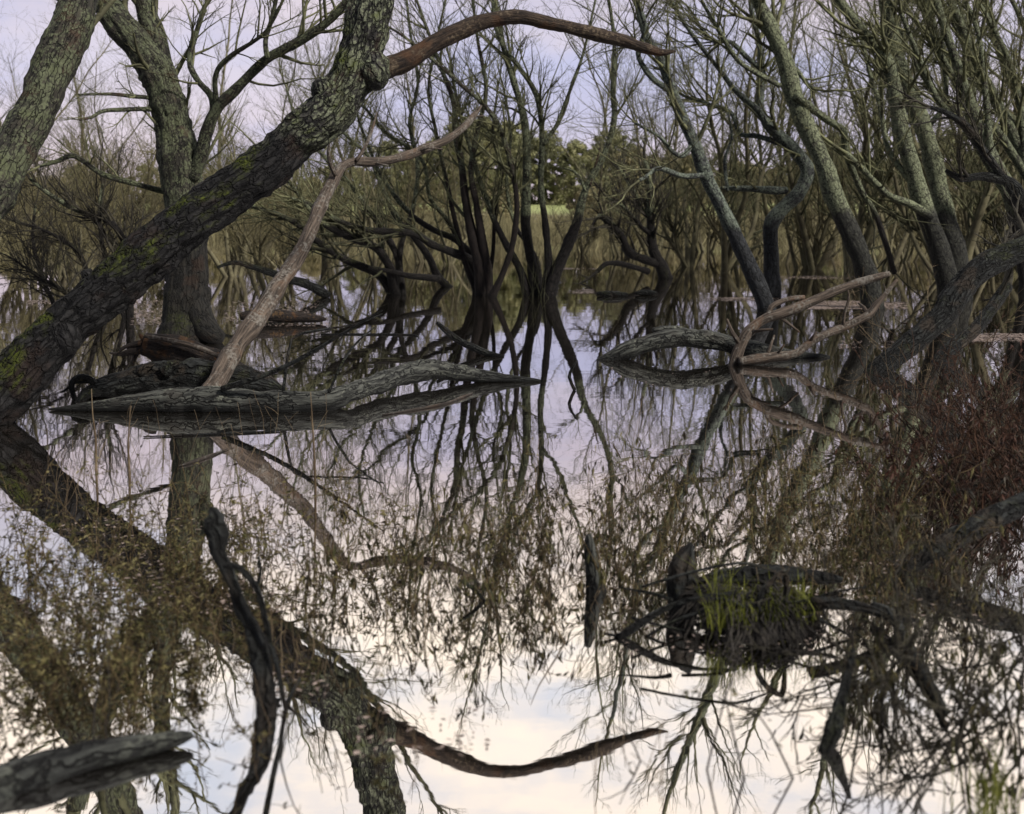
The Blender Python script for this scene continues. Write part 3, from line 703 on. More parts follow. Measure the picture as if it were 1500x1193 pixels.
log('forked_branch', 'pale peeled forked branch rising from the water in front of the arched log', 'branch',
    [S([(1072, 536, 10), (1080, 520, 18), (1088, 500, 17), (1101, 482, 17), (1121, 467, 16), (1151, 457, 15), (1201, 437, 14), (1252, 416, 13), (1285, 406, 12), (1303, 401, 8)], D0=dTt, D1=dTt + .3, n=20, step=.04, ring=.28, stubs=4, name='limb', sink=True),
     S([(1082, 530, 15), (1110, 526, 13), (1134, 523, 13), (1165, 518, 14), (1182, 506, 13), (1200, 494, 12), (1235, 480, 11), (1272, 462, 11), (1283, 448, 10), (1298, 430, 8), (1314, 410, 4)], D0=dTt - .05, D1=dTt + .4, n=18, step=.04, ring=.3, stubs=5, name='limb'),
     S([(1235, 478, 6), (1237, 460, 5), (1243, 440, 4), (1242, 425, 2)], D0=dTt + .2, n=7, name='side_twig'),
     S([(1125, 465, 6), (1130, 450, 8), (1150, 440, 8), (1178, 436, 7)], D0=dTt + .1, D1=dTt + .2, n=8, name='side_twig')], 'pale', 73)
log('floating_log', 'small flat log floating in open water right of the central stems', 'log',
    [S([(874, 430, 4), (888, 431, 9), (905, 432, 10), (920, 432, 5)], D0=wd(434), n=10)], 'darklog', 75)
log('floating_chunk', 'small bark chunk floating beside the flat log', 'log',
    [S([(930, 430, 3), (940, 429, 7), (955, 429, 7), (962, 430, 3)], D0=wd(433), n=10)], 'darklog', 76)
# foreground pieces
log('corner_log', 'thick smooth log lying in the bottom left corner', 'log',
    [S([(-60, 1180, 74), (20, 1148, 60), (75, 1126, 52), (132, 1108, 46), (200, 1094, 36), (250, 1084, 29), (268, 1080, 22), (282, 1077, 9)], D0=wd(1172), D1=wd(1092), n=20)], 'log', 81, rough=.15)
dY = wd(1040)
log('upright_stick', 'dark crooked stick standing among the weeds in the lower left', 'branch',
    [S([(391, 1042, 27), (386, 990, 27), (378, 950, 28), (366, 915, 22), (350, 885, 24), (342, 858, 19), (328, 828, 21), (319, 805, 25), (322, 785, 30), (313, 770, 27), (316, 757, 22), (308, 745, 7)], D0=dY, D1=dY + .15, n=30, step=.02, ring=.35, stubs=3, name='limb', sink=True),
     S([(328, 828, 9), (350, 832, 9), (367, 849, 9), (380, 872, 8), (388, 905, 9), (396, 940, 9), (408, 985, 8), (418, 1040, 6)], D0=dY, D1=wd(1040), n=9, name='side_twig'),
     S([(374, 862, 7), (382, 840, 5), (378, 815, 3)], D0=dY, n=7, name='side_twig')], 'darklog', 83, rough=.24)
log('weathered_post', 'short weathered post standing in the water among brown stalks', 'stump',
    [S([(873, 866, 27), (870, 848, 23), (867, 825, 19), (864, 800, 15), (862, 784, 9)], sink=True, D0=wd(866), n=30, step=.02, flute=.2)], 'log', 85, rough=.12)
dR2 = wd(800)
log('red_thicket_log', 'grey log slanting out of the red shrub at the right edge', 'log',
    [S([(1320, 842, 16), (1355, 816, 25), (1400, 786, 31), (1445, 763, 33), (1490, 740, 33), (1540, 715, 30)], D0=wd(850), D1=wd(820), n=40, step=.02, ridge=.2)], 'darklog', 87, rough=.16)
log('corner_branch', 'pale bare branch lying diagonally in the lower right', 'branch',
    [S([(1280, 888, 12), (1305, 900, 18), (1322, 930, 17), (1345, 970, 17), (1366, 1010, 15), (1385, 1045, 10)], D0=wd(905), D1=wd(1055), n=12)], 'log', 89)
log('lying_root', 'dark root running right from the grassy tussock', 'branch',
    [S([(1190, 884, 18), (1225, 884, 18), (1265, 890, 15), (1300, 903, 12), (1345, 910, 6)], D0=wd(935), D1=wd(920), n=12)], 'darklog', 91)
log('tilted_stick', 'dark stick slanting beneath the tussock in the lower right', 'branch',
    [S([(1205, 1105, 16), (1222, 1070, 22), (1232, 1030, 20), (1243, 985, 12), (1250, 950, 7)], D0=wd(1100), D1=wd(1060), n=12)], 'darklog', 92)
log('bent_twig', 'thin bent dark twig standing in open water right of the central reflections', 'branch',
    [S([(842, 572, 5), (834, 553, 5), (838, 540, 4), (846, 528, 2)], D0=wd(572), n=6)], 'darklog', 93)
log('half_sunk_twig', 'thin dark twig lying half sunk among weeds at bottom centre', 'branch',
    [S([(672, 850, 3), (690, 860, 6), (704, 874, 6), (714, 884, 2)], D0=wd(880), n=8)], 'darklog', 94)

# ------------------------------------------------------------------ tussock with roots and grass
dZ = wd(932)
c0, tZ = at(1105, 932, dZ); px = tZ / F
root = thing('tussock', 'dark root tussock with bright green grass and a broken stump on its left', 'tussock', (c0[0], dZ + .25, 0))
org = (c0[0], dZ + .25, 0)
mb = MB()
nu, nv = 40, 12
V = []
for i in range(nv + 1):
    t = i / nv
    for j in range(nu):
        a = 2 * math.pi * j / nu
        rx, ry, h = 98 * px * (1 - .75 * t ** 1.6), .42 * (1 - .75 * t ** 1.6), 40 * px * math.sin(t * math.pi / 2)
        p = np.array([c0[0] + rx * math.cos(a), dZ + .25 + ry * math.sin(a), h - .06])
        p += np.array(mnoise.noise_vector(Vector(p * 7))) * .05 + np.array(mnoise.noise_vector(Vector(p * 25))) * .018
        V.append(p)
V = np.array(V)
Fq = [(i * nu + j, i * nu + (j + 1) % nu, (i + 1) * nu + (j + 1) % nu, (i + 1) * nu + j) for i in range(nv) for j in range(nu)]
b0 = nv * nu
for j in range(1, nu // 2 - 0):
    Fq.append((b0 + (j - 1), b0 + j, b0 + (nu - 1 - j) % nu, b0 + (nu - j) % nu))
mb.add(V, Fq); mb.build('mound', M['mud'], root, org)
rg = random.Random(5)
mb = MB()
def pix_tube(mb, pts, D0, D1, n, seed, rough=.12, flute=0.0):
    P, R = trace(pts, D0, D1, False); mb.tube(P, R, n, rough, seed, flute=flute)
pix_tube(mb, [(994, 915, 40), (997, 876, 40), (997, 850, 44), (1000, 828, 40), (1007, 810, 22), (1012, 795, 5)], dZ + .25, dZ + .3, 28, 3, .26, .4)
mb.build('stump', M['darklog'], root, org)
mb = MB(); pix_tube(mb, [(1020, 856, 18), (1060, 846, 25), (1110, 841, 27), (1160, 843, 24), (1210, 848, 16), (1235, 850, 6)], dZ + .5, dZ + .55, 30, 4, .2, .2); mb.build('back_log', M['darklog'], root, org)
for i, pts in enumerate([[(1119, 905, 9), (1110, 888, 9), (1118, 866, 9), (1133, 849, 8), (1149, 839, 10), (1152, 860, 7), (1150, 890, 8)],
                         [(905, 934, 10), (922, 924, 13), (958, 900, 10), (990, 885, 8), (1030, 874, 6), (1080, 868, 5)],
                         [(1000, 880, 5), (1060, 878, 5), (1120, 900, 6), (1180, 896, 6), (1225, 888, 4)],
                         [(940, 860, 4), (1000, 842, 4), (1060, 828, 4), (1100, 826, 4), (1140, 840, 3)],
                         [(925, 905, 4), (1000, 925, 5), (1060, 935, 6), (1100, 922, 5)],
                         [(985, 880, 7), (960, 870, 5), (935, 866, 4), (905, 860, 2)],
                         [(885, 928, 4), (930, 938, 6), (980, 944, 7), (1030, 930, 6), (1070, 905, 5)],
                         [(920, 950, 3), (960, 925, 5), (1000, 905, 5), (1050, 890, 4)],
                         [(1010, 955, 4), (1050, 930, 6), (1090, 905, 6), (1120, 885, 5)],
                         [(1190, 960, 4), (1175, 930, 6), (1150, 905, 6), (1110, 895, 5)],
                         [(1250, 935, 3), (1215, 915, 5), (1180, 900, 6), (1130, 890, 5)],
                         [(1270, 860, 3), (1220, 868, 4), (1180, 880, 5), (1140, 885, 4)],
                         [(1060, 960, 3), (1065, 930, 5), (1080, 900, 5)], [(1130, 965, 3), (1128, 935, 5), (1118, 900, 5)]]):
    mb = MB(); pix_tube(mb, pts, dZ - .02, dZ + .05, 9, 20 + i); mb.build('root', M['darklog'], root, org)
mb = MB()
rt = []
for _ in range(150):
    a = rg.uniform(-.5, math.pi + .5); rr = rg.uniform(.1, .55)
    x0 = c0[0] + rr * 100 * px * math.cos(a); y0 = dZ + .25 - rr * .4 * abs(math.sin(a)); z0 = 46 * px * (1 - rr * .8) + .01
    x1 = c0[0] + 115 * px * math.cos(a) * rg.uniform(.8, 1.15); y1 = dZ + .25 - .46 * abs(math.sin(a)) * rg.uniform(.85, 1.2)
    pts = []
    for k in range(7):
        t = k / 6
        pts.append((x0 + (x1 - x0) * t + rg.gauss(0, .012), y0 + (y1 - y0) * t + rg.gauss(0, .012), z0 * (1 - t ** 2.2) + rg.gauss(0, .008) - .02 * t + .03 * math.sin(t * 3.1)))
    r = rg.uniform(.002, .007); rt.append((pts, [r * (1 - .6 * k / 6) for k in range(7)]))
mb.tubes([a for a, b in rt], [b for a, b in rt], 5)
tag(mb.build('fine_roots', M['root'], root, org), kind='stuff')


def blades(mb, spots, hmin, hmax, w, rng, mi=0, lean=.25):
    for (x, y, z) in spots:
        h = rng.uniform(hmin, hmax); a = rng.uniform(0, 2 * math.pi); l = h * rng.uniform(0, lean) * 2
        dx, dy = math.cos(a) * l, math.sin(a) * l; b = rng.uniform(0, math.pi); wx, wy = math.cos(b) * w / 2, math.sin(b) * w / 2
        v = []
        for t in (0, .35, .7, 1.0):
            ww = (1 - t ** 1.5) + .04
            cx, cy, cz = x + dx * t * t, y + dy * t * t, z + h * t * (1 - .15 * t * l / h)
            v += [(cx - wx * ww, cy - wy * ww, cz), (cx + wx * ww, cy + wy * ww, cz)]
        mb.add(v, [(0, 1, 3, 2), (2, 3, 5, 4), (4, 5, 7, 6)], None, mi)


mb = MB()
for n_, xs_, sd_, hz, h0, h1 in ((70, (1040, 1052, 1068), 7, (8, 26), .09, .23), (150, (1095, 1112, 1130), 11, (20, 36), .04, .10), (120, (1140, 1165, 1182), 9, (24, 38), .04, .11), (40, (1075,), 16, (10, 30), .05, .15)):
    sp = []
    for _ in range(n_):
        q, t = at(rg.choice(xs_) + rg.gauss(0, sd_), 900, dZ + rg.uniform(-.1, .25)); q[2] = rg.uniform(*hz) * px; sp.append(tuple(q))
    blades(mb, sp, h0, h1, .0045, rg, lean=.4)
tag(mb.build('grass', M['grass'], root, org), kind='stuff')

for lab, pts in [('pale peeled stick floating in front of the grey driftwood log', [(262, 683, 2), (285, 676, 6), (310, 667, 5), (335, 657, 1)]),
                 ('long thin pale stick afloat just below the driftwood log', [(560, 608, 2), (610, 600, 4), (650, 592, 4), (675, 583, 5), (692, 576, 2)]),
                 ('thin dark stick afloat by the reflection of the rotten trunk', [(210, 640, 2), (290, 637, 3), (360, 634, 3), (420, 631, 2)]),
                 ('thin level dark stick floating behind the driftwood hump', [(470, 490, 2), (530, 490, 3), (605, 491, 3), (612, 498, 1)])]:
    P, R = [], []
    for x, y, w in pts:
        p, t = water(x, y, .006); P.append(p); R.append(w * .5 * t / F)
    P, R = catmull(P, R, .06); mb = MB(); mb.tube(P, R, 8, .12, len(pts) + P[0][0])
    tag(mb.build('floating_stick', M['pale' if 'pale' in lab else 'darklog'], None, P[len(P) // 2]), lab, 'stick', 'sticks afloat near the driftwood')
# ------------------------------------------------------------------ flooded weeds
def leaf(mb, p, d, L, w, rng, mi):
    d = unit(d); a = (rng.gauss(0, 1), rng.gauss(0, 1), rng.gauss(0, 1))
    s = unit((d[1] * a[2] - d[2] * a[1], d[2] * a[0] - d[0] * a[2], d[0] * a[1] - d[1] * a[0]))
    n = (d[1] * s[2] - d[2] * s[1], d[2] * s[0] - d[0] * s[2], d[0] * s[1] - d[1] * s[0])
    dr = rng.uniform(.05, .3) * L
    mid = [p[i] + d[i] * L * .45 for i in range(3)]
    l = [mid[i] + s[i] * w * .5 + n[i] * w * .25 for i in range(3)]
    r = [mid[i] - s[i] * w * .5 + n[i] * w * .25 for i in range(3)]
    tip = [p[i] + d[i] * L - n[i] * dr * .5 for i in range(3)]; tip[2] -= dr
    q = [mid[i] for i in range(3)]
    return [p, l, tip, q, p, q, tip, r], mi


class Weeds:
    def __init__(self, seed):
        self.rng = random.Random(seed); self.tw = Twigs(seed); self.lv = []; self.lm = []
    def leaf(self, p, d, L, w, mi):
        v, m = leaf(None, p, d, L, w, self.rng, mi); self.lv += v; self.lm += [m, m]
    def stalk(self, p, h, kind, leanv=(0, 0)):
        rng = self.rng
        up = -.10 if kind == 'droop' else -.035
        d = unit((leanv[0] + rng.gauss(0, .22), leanv[1] + rng.gauss(0, .2), 1))
        pts, rr = twig_line(rng, (p[0], p[1], -.08), d, h * 1.12 + .08, rng.uniform(.0020, .0036), up * rng.uniform(.3, 1.6), .11, 8)
        rr = [max(r, .0016) for r in rr]; self.tw.put(pts, rr, 3)
        ns = rng.randint(2, 5) if kind == 'leafy' else rng.randint(1, 3)
        lines = [(pts, 1)]
        for _ in range(ns):
            i = rng.randint(2, 6); q = pts[i]; td = unit(tuple(pts[i + 1][j] - q[j] for j in range(3)))
            sp, sr = twig_line(rng, q, side_dir(rng, td, rng.uniform(.5, 1.1)), h * rng.uniform(.2, .5), .0019, up * 1.2, .18, 6)
            self.tw.put(sp, [max(.0013, r) for r in sr], 3); lines.append((sp, 2))
        for ln, lev in lines:
            for i in range(2 if lev == 1 else 0, len(ln)):
                a = ln[i]; b = ln[min(i + 1, len(ln) - 1)]
                if a[2] < .01: continue
                c = {'leafy': rng.choice((0, 1, 1, 2, 3)), 'droop': rng.choice((0, 1, 1, 2)), 'red': rng.choice((0, 1, 1, 2, 3))}[kind]
                for _ in range(c):
                    t = rng.random(); q = tuple(a[j] + (b[j] - a[j]) * t for j in range(3))
                    if kind == 'leafy':
                        dd = (rng.gauss(0, 1), rng.gauss(0, 1), rng.gauss(.1, .6)); L = rng.choice((1, 1, 1.5)) * rng.uniform(.010, .026)
                        self.leaf(q, dd, L, L * rng.uniform(.22, .42), rng.choice((0, 0, 1, 1, 1, 2)))
                    elif kind == 'droop':
                        dd = (rng.gauss(0, .45), rng.gauss(0, .45), -1); L = rng.uniform(.02, .055)
                        self.leaf(q, dd, L, L * rng.uniform(.18, .32), rng.choice((2, 2, 0, 0, 1)))
                    else:
                        dd = (rng.gauss(0, .7), rng.gauss(0, .7), -.6); L = rng.uniform(.025, .065)
                        self.leaf(q, dd, L, L * rng.uniform(.2, .38), rng.choice((3, 3, 2)))
    def meshes(self):
        a = MB(); self.tw.mesh(a)
        b = MB()
        if self.lv:
            v = np.array(self.lv); nf = len(v) // 4
            f = np.arange(nf * 4).reshape(-1, 4); b.add(v, f); b.mi = [np.array(self.lm, dtype=np.int32)]
        return a, b


LEAFS = [M['l_olive'], M['l_yel'], M['l_brown'], M['l_red']]


def weed_mass(name, label, cat, spots, kind, stem, seed):
    w = Weeds(seed)
    for (x, y, h, ln) in spots: w.stalk((x, y, 0), h, kind, ln)
    a, b = w.meshes(); org = (spots[0][0], spots[0][1], 0)
    root = thing(name, label, cat, org); root['kind'] = 'stuff'
    tag(a.build('stems', M[stem], root, org), kind='stuff')
    if b.v: tag(b.build('leaves', LEAFS, root, org, smooth=False), kind='stuff')
    return root


def scatter(rng, n, boxes, hpx):
    """boxes: (px0, px1, py0, py1, weight); height in photo pixels at that distance"""
    out = []; tot = sum(b[4] for b in boxes)
    while len(out) < n:
        r = rng.random() * tot
        for b in boxes:
            r -= b[4]
            if r <= 0: break
        x, y = rng.uniform(b[0], b[1]), rng.uniform(b[2], b[3])
        # clumping
        c = mnoise.noise(Vector((x * .012, y * .02, 3.7))) + .5 * mnoise.noise(Vector((x * .04, y * .05, 9)))
        if rng.random() > .5 + c * 1.1: continue
        p, t = water(x, y); h = rng.uniform(*hpx) * t / F
        out.append((p[0], p[1], h, (0, 0)))
    return out


rgp = random.Random(77)
leafy = scatter(rgp, 460, [(10, 340, 840, 1060, 1.3), (-60, 300, 780, 960, 1.5), (-40, 460, 790, 940, 1.6), (260, 700, 770, 890, 1.1), (560, 960, 770, 860, .75), (20, 240, 900, 1080, .5), (240, 700, 900, 1120, .12), (880, 1340, 740, 850, .9)], (40, 135))
weed_mass('flooded_weeds', 'tangle of small leaved olive weeds standing in the shallow water at lower left', 'weeds', leafy, 'leafy', 'weedstem', 78)
droop = scatter(rgp, 235, [(560, 900, 780, 900, 1.4), (880, 1340, 700, 860, 2.2), (700, 980, 860, 930, .5), (1180, 1400, 800, 900, .6), (420, 620, 820, 900, .3)], (50, 150))
weed_mass('dead_weeds', 'brown dead weed stalks with drooping seed pods standing in water at centre right', 'weeds', droop, 'droop', 'weedstem', 79)
far_st = scatter(rgp, 480, [(-20, 620, 780, 1000, 1.6), (600, 1300, 760, 900, 1.3), (300, 1440, 960, 1150, .45), (60, 480, 640, 760, .6), (900, 1350, 660, 760, 1.2), (1250, 1480, 520, 640, 1.0)], (40, 110))
w = Weeds(80)
for (x, y, h, ln) in far_st:
    pts, rr = twig_line(w.rng, (x, y, -.05), unit((w.rng.gauss(0, .2), w.rng.gauss(0, .2), 1)), h, .0022, -.02, .1, 7); w.tw.put(pts, [max(.0013, r) for r in rr], 3)
    if w.rng.random() < .5:
        i = w.rng.randint(2, 5); sp_, sr = twig_line(w.rng, pts[i], unit((w.rng.gauss(0, 1), w.rng.gauss(0, 1), .6)), h * .3, .0015, .0, .15, 5); w.tw.put(sp_, [max(.0011, r) for r in sr], 3)
a, b = w.meshes(); o = a.build('bare_stalks', M['straw']); tag(o, 'thin bare straw coloured stalks scattered over the open water', 'stalks', kind='stuff')

# countable tall stalks in front, each one its own thing
def one_stalk(label, pts, D0, seed, lf=0, cat='stalk', mat='straw', w=4):
    P, R = trace([(x, y, w * (1 - .75 * i / (len(pts) - 1))) for i, (x, y) in enumerate(pts)], D0, None, True)
    wv = Weeds(seed); rng = wv.rng
    base = (float(P[1][0]), float(P[1][1]), 0)
    root = thing('weed_stalk', label, cat, base, 'tall stalks in front')
    mb = MB(); mb.tube(P, R, 6, .05, seed); mb.build('stem', M[mat], root, base)
    for _ in range(3 if lf else 0):
        i = rng.randint(len(P) // 3, len(P) - 2); q = tuple(P[i])
        if q[2] < .02: continue
        s, r = twig_line(rng, q, unit((rng.gauss(0, 1), rng.gauss(0, .6), .7)), rng.uniform(.05, .16), .0011, -.03, .16, 6); mt = MB(); mt.tubes([s], [[max(.0008, x) for x in r]], 4); mt.build('twig', M[mat], root, base)
        for k in range(lf):
            qq = s[rng.randint(1, 5)]; L = rng.uniform(.012, .03)
            wv.leaf(qq, (rng.gauss(0, 1), rng.gauss(0, 1), rng.gauss(-.2, .6)), L, L * .38, rng.choice((0, 0, 1, 2)))
    a, b = wv.meshes()
    if b.v: b.build('leaves', LEAFS, root, base, smooth=False)


for i, (lab, pts, Dd, lf) in enumerate([
    ('tall stalk rising past the front of the tussock, rightmost of the crossing pair', [(1102, 1185), (1078, 1092), (1063, 1022), (1050, 925), (1042, 850)], 3.0, 2),
    ('dark stalk crossing in front of the tussock, leftmost of the crossing pair', [(1022, 1185), (1046, 1085), (1068, 1005), (1100, 920), (1118, 880)], 3.05, 1),
    ('arching stalk bending left in open bright water at lower right', [(1182, 1185), (1143, 1102), (1115, 1053), (1070, 1029), (1030, 1012)], 3.0, 4),
    ('thin forked stalk in bright water below the weathered post', [(955, 1190), (940, 1120), (915, 1072), (880, 1058)], 3.1, 2),
    ('stalk with olive leaves above the corner log', [(128, 1150), (135, 1080), (142, 1010), (155, 930), (150, 860)], 3.3, 6),
    ('leafy stalk beside the corner log near the frame edge', [(150, 1170), (148, 1100), (160, 1040), (158, 960)], 3.3, 6),
    ('bare curved stalk between the upright stick and the fallen reflections', [(470, 1120), (466, 1060), (480, 990), (498, 930), (505, 880)], 3.5, 2),
    ('slender stalk leaning right just right of the upright stick', [(405, 1180), (412, 1110), (428, 1050), (455, 1000)], 3.1, 3),
    ('thin bare stalk standing in front of the grey driftwood left end', [(190, 700), (188, 660), (189, 625), (192, 595)], 6.9, 0),
    ('forked pale stalk in front of the grey driftwood middle', [(462, 720), (460, 660), (457, 610), (455, 575)], 6.6, 0),
    ('thin stalk standing in the reflection of the rotten trunk', [(141, 690), (140, 640), (136, 610), (134, 570)], 7.2, 0),
    ('curved bare stalk in the bright water at bottom centre', [(640, 1010), (628, 960), (622, 910), (630, 850)], 4.1, 3),
    ('leaning stalk with seed pods left of the weathered post', [(860, 1010), (836, 960), (815, 920), (790, 880), (778, 850)], 4.0, 3)]):
    one_stalk(lab, pts, wd(max(pts[0][1], 680)) if Dd > 6 else Dd, 300 + i, lf, mat='straw' if i > 7 else 'root')

# red brown shrub at the right edge, and dark brambles in the corner
def shrub(name, label, cat, boxes, n, hpx, kind, seed, stem='twigdark', ns=40, L=.6):
    rng = random.Random(seed); sp = scatter(rng, n, boxes, hpx)
    w = Weeds(seed)
    for (x, y, h, ln) in sp: w.stalk((x, y, 0), h, kind, (rng.gauss(-.25, .4), rng.gauss(0, .3)))
    for (x, y, h, ln) in sp[:ns]:
        w.tw.branch((x, y, -.05), unit((rng.gauss(-.3, .5), rng.gauss(-.1, .4), 1)), L * rng.uniform(.6, 1.3), .006, 2, -.03, .16, (5, 4, 3))
    a, b = w.meshes(); org = (sp[0][0], sp[0][1], 0)
    root = thing(name, label, cat, org)
    a.build('stems', M[stem], root, org); b.build('leaves', LEAFS, root, org, smooth=False)
    return root


shrub('red_shrub', 'dense red brown shrub of dead dock stems overhanging the water at the right edge', 'shrub',
      [(1370, 1580, 690, 790, 1.6), (1310, 1400, 740, 790, .3), (1410, 1580, 640, 700, .8)], 95, (60, 170), 'red', 401, stem='twigred', ns=65, L=.7)
shrub('brambles', 'dark bramble tangle in the bottom right corner', 'shrub', [(1380, 1560, 1040, 1130, 1.5), (1270, 1400, 960, 1060, .6), (1420, 1560, 940, 1020, .8)], 46, (50, 150), 'droop', 402, ns=46, L=.42)
shrub('tan_twig_bush', 'fine tan twig bush standing in water before the bowed trunk', 'bush', [(1290, 1440, 500, 545, 1)], 9, (60, 130), 'droop', 403, stem='straw', ns=7, L=.9)
mb = MB(); rg2 = random.Random(9); sp = []
for _ in range(80):
    p, t = water(rg2.gauss(1452, 34), rg2.uniform(1140, 1220)); p[2] = -.02; sp.append(tuple(p))
blades(mb, sp, .05, .17, .005, rg2)
tag(mb.build('marsh_grass', M['grass']), 'green marsh grass under the brambles in the bottom right corner', 'grass', kind='stuff')

# ------------------------------------------------------------------ floating litter
def litter(name, label, patches, seed, mat='litter'):
    rng = random.Random(seed); mb = MB(); V = []; Fs = []
    for (x0, x1, y0, y1, n, s0, s1) in patches:
        k = 0
        while k < n:
            x, y = rng.uniform(x0, x1), rng.uniform(y0, y1)
            if mnoise.noise(Vector((x * .02, y * .09, seed))) + rng.gauss(0, .25) < -.05: continue
            k += 1
            p, t = water(x, y, .004); s = rng.uniform(s0, s1); a = rng.uniform(0, math.pi); c, d = math.cos(a), math.sin(a); e = rng.uniform(.25, .6)
            for (u, v) in ((1, 0), (0, e), (-1, 0), (0, -e)):
                V.append((p[0] + (u * c - v * d) * s, p[1] + (u * d + v * c) * s, p[2] + rng.uniform(0, .006)))
            Fs.append([len(V) - 4, len(V) - 3, len(V) - 2, len(V) - 1])
    mb.add(V, Fs)
    return tag(mb.build(name, M[mat], smooth=False), label, 'leaf litter', kind='stuff')


litter('floating_leaves', 'pale rafts of dead leaves floating on the far water', [
    (1170, 1330, 441, 453, 2600, .02, .06), (1035, 1150, 436, 441, 600, .02, .05), (1110, 1270, 404, 409, 500, .03, .07), (1420, 1520, 489, 501, 900, .02, .045), (820, 870, 424, 430, 300, .02, .05),
    (190, 245, 440, 476, 700, .015, .04), (330, 480, 440, 478, 900, .015, .04), (1230, 1330, 500, 512, 200, .01, .03), (40, 90, 440, 452, 200, .02, .05), (820, 880, 393, 395, 150, .03, .08)], 3)
litter('floating_debris', 'tiny dead leaves and seed husks floating among the weeds', [
    (20, 480, 760, 900, 900, .005, .018), (480, 1320, 720, 850, 900, .005, .016), (1040, 1320, 655, 700, 200, .004, .014), (400, 480, 985, 1020, 30, .008, .02), (520, 720, 1030, 1110, 50, .007, .016), (880, 1330, 520, 580, 90, .005, .015), (900, 1480, 860, 960, 300, .005, .014)], 4)
# ------------------------------------------------------------------ thicket behind
def wild_tree(name, seed, H, ns, spread, L, twm='twigfar', sm='farbark', kids=(6, 4, 3), n=30, r0=.065):
    rng = random.Random(seed); root = bpy.data.objects.new(name, None); col.objects.link(root)
    tw = Twigs(seed); mb = MB()
    for i in range(ns):
        a = rng.uniform(0, 2 * math.pi); d = unit((math.cos(a) * spread * rng.uniform(.4, 1.2), math.sin(a) * spread * rng.uniform(.4, 1.2), 1))
        h = H * rng.uniform(.65, 1.05)
        pts, rr = twig_line(rng, (rng.gauss(0, .12), rng.gauss(0, .12), -.4), d, h, r0 * rng.uniform(.5, 1.1), .05, .12, 14)
        P, R = catmull(np.array(pts), np.array(rr), .35)
        mb.tube(P, R, 8, .05, seed + i)
        tw.along(P, R, n, L, 2, .15, 1.0, .06, .3, kids, .03, .1)
    mb.build('trunk', M[sm], root); tw.mesh(MB_ := MB()); MB_.build('crown', M[twm], root)
    return root


protos = [wild_tree('thicket_willow', 501, 6.0, 4, .45, 1.3), wild_tree('thicket_willow', 502, 4.6, 6, .75, 1.2), wild_tree('thicket_willow', 503, 7.5, 3, .3, 1.5), wild_tree('thicket_willow', 504, 3.6, 7, .9, 1.1),
          wild_tree('thicket_willow', 505, 11, 4, .35, 2.2, 'twig', n=40, r0=.10), wild_tree('thicket_willow', 506, 9, 5, .6, 2.0, 'twig', n=36, r0=.10)]
rb = random.Random(60)
TL = ['slender bare willow in the tangled thicket behind the central stems', 'wide spreading bare willow in the tangled thicket across the water', 'tall thin bare willow in the tangled thicket across the water', 'low bushy bare willow in the tangled thicket across the water', 'high bare willow spreading fine twigs against the sky behind the central stems', 'broad bare willow spreading fine twigs against the sky behind the central stems']
used = set()
spots = []
# (px, distance, proto, scale)
for px_, D, k, s in [(60, 27, 3, .9), (150, 34, 1, 1), (330, 30, 0, .9), (395, 24, 3, .8), (430, 36, 1, 1.1), (490, 42, 0, 1), (545, 30, 2, .9), (620, 40, 1, 1), (665, 38, 0, .9), (850, 48, 3, 1),
                     (930, 46, 3, .9), (1000, 40, 1, .85), (1075, 36, 0, 1), (1190, 34, 1, 1), (1255, 34, 2, .8), (1330, 40, 3, 1), (1440, 36, 1, 1), (1400, 38, 0, 1.0),
                     (20, 40, 2, .9), (100, 48, 3, 1.1), (250, 40, 2, 1), (290, 52, 1, 1), (370, 56, 3, 1.2), (560, 55, 1, 1), (1130, 56, 1, 1.1), (1400, 50, 2, 1), (920, 62, 1, 1), (-60, 22, 1, .9), (-150, 30, 2, 1), (1560, 24, 2, 1), (1620, 30, 1, 1),
                     (210, 44, 5, 1), (370, 40, 4, 1), (480, 42, 5, .9), (570, 40, 4, .85), (690, 52, 4, .9), (905, 46, 4, .95), (970, 42, 4, .95), (90, 44, 4, .9), (1010, 36, 5, .85), (1190, 34, 4, 1), (1060, 32, 5, .95), (1150, 38, 4, 1), (1240, 30, 5, 1), (1300, 36, 4, .9), (1400, 28, 5, 1.1), (1450, 30, 4, 1), (1520, 30, 5, 1), (-60, 32, 4, 1),
                     (40, 36, 3, 1.2), (110, 30, 3, 1), (200, 36, 3, 1.2), (260, 32, 3, 1), (340, 44, 3, 1.3), (1030, 52, 3, 1.3), (1190, 46, 3, 1.2), (1330, 42, 3, 1.2), (1450, 44, 3, 1.3)]:
    o = protos[k] if k not in used else copy_tree(protos[k]); used.add(k)
    p, t = at(px_ + rb.uniform(-8, 8), 340, D)
    o.location = (p[0], p[1], 0); o.rotation_euler = (0, 0, rb.uniform(0, 6.28)); sc = s * rb.uniform(.9, 1.1); o.scale = (sc, sc, sc)
    side = 'left of' if px_ < 600 else ('behind' if px_ < 900 else 'right of')
    tag(o, TL[k].replace('across the water', side + ' the central stems').replace('behind the central stems', side + ' the central stems'), 'tree', 'bare willows of the far thicket')

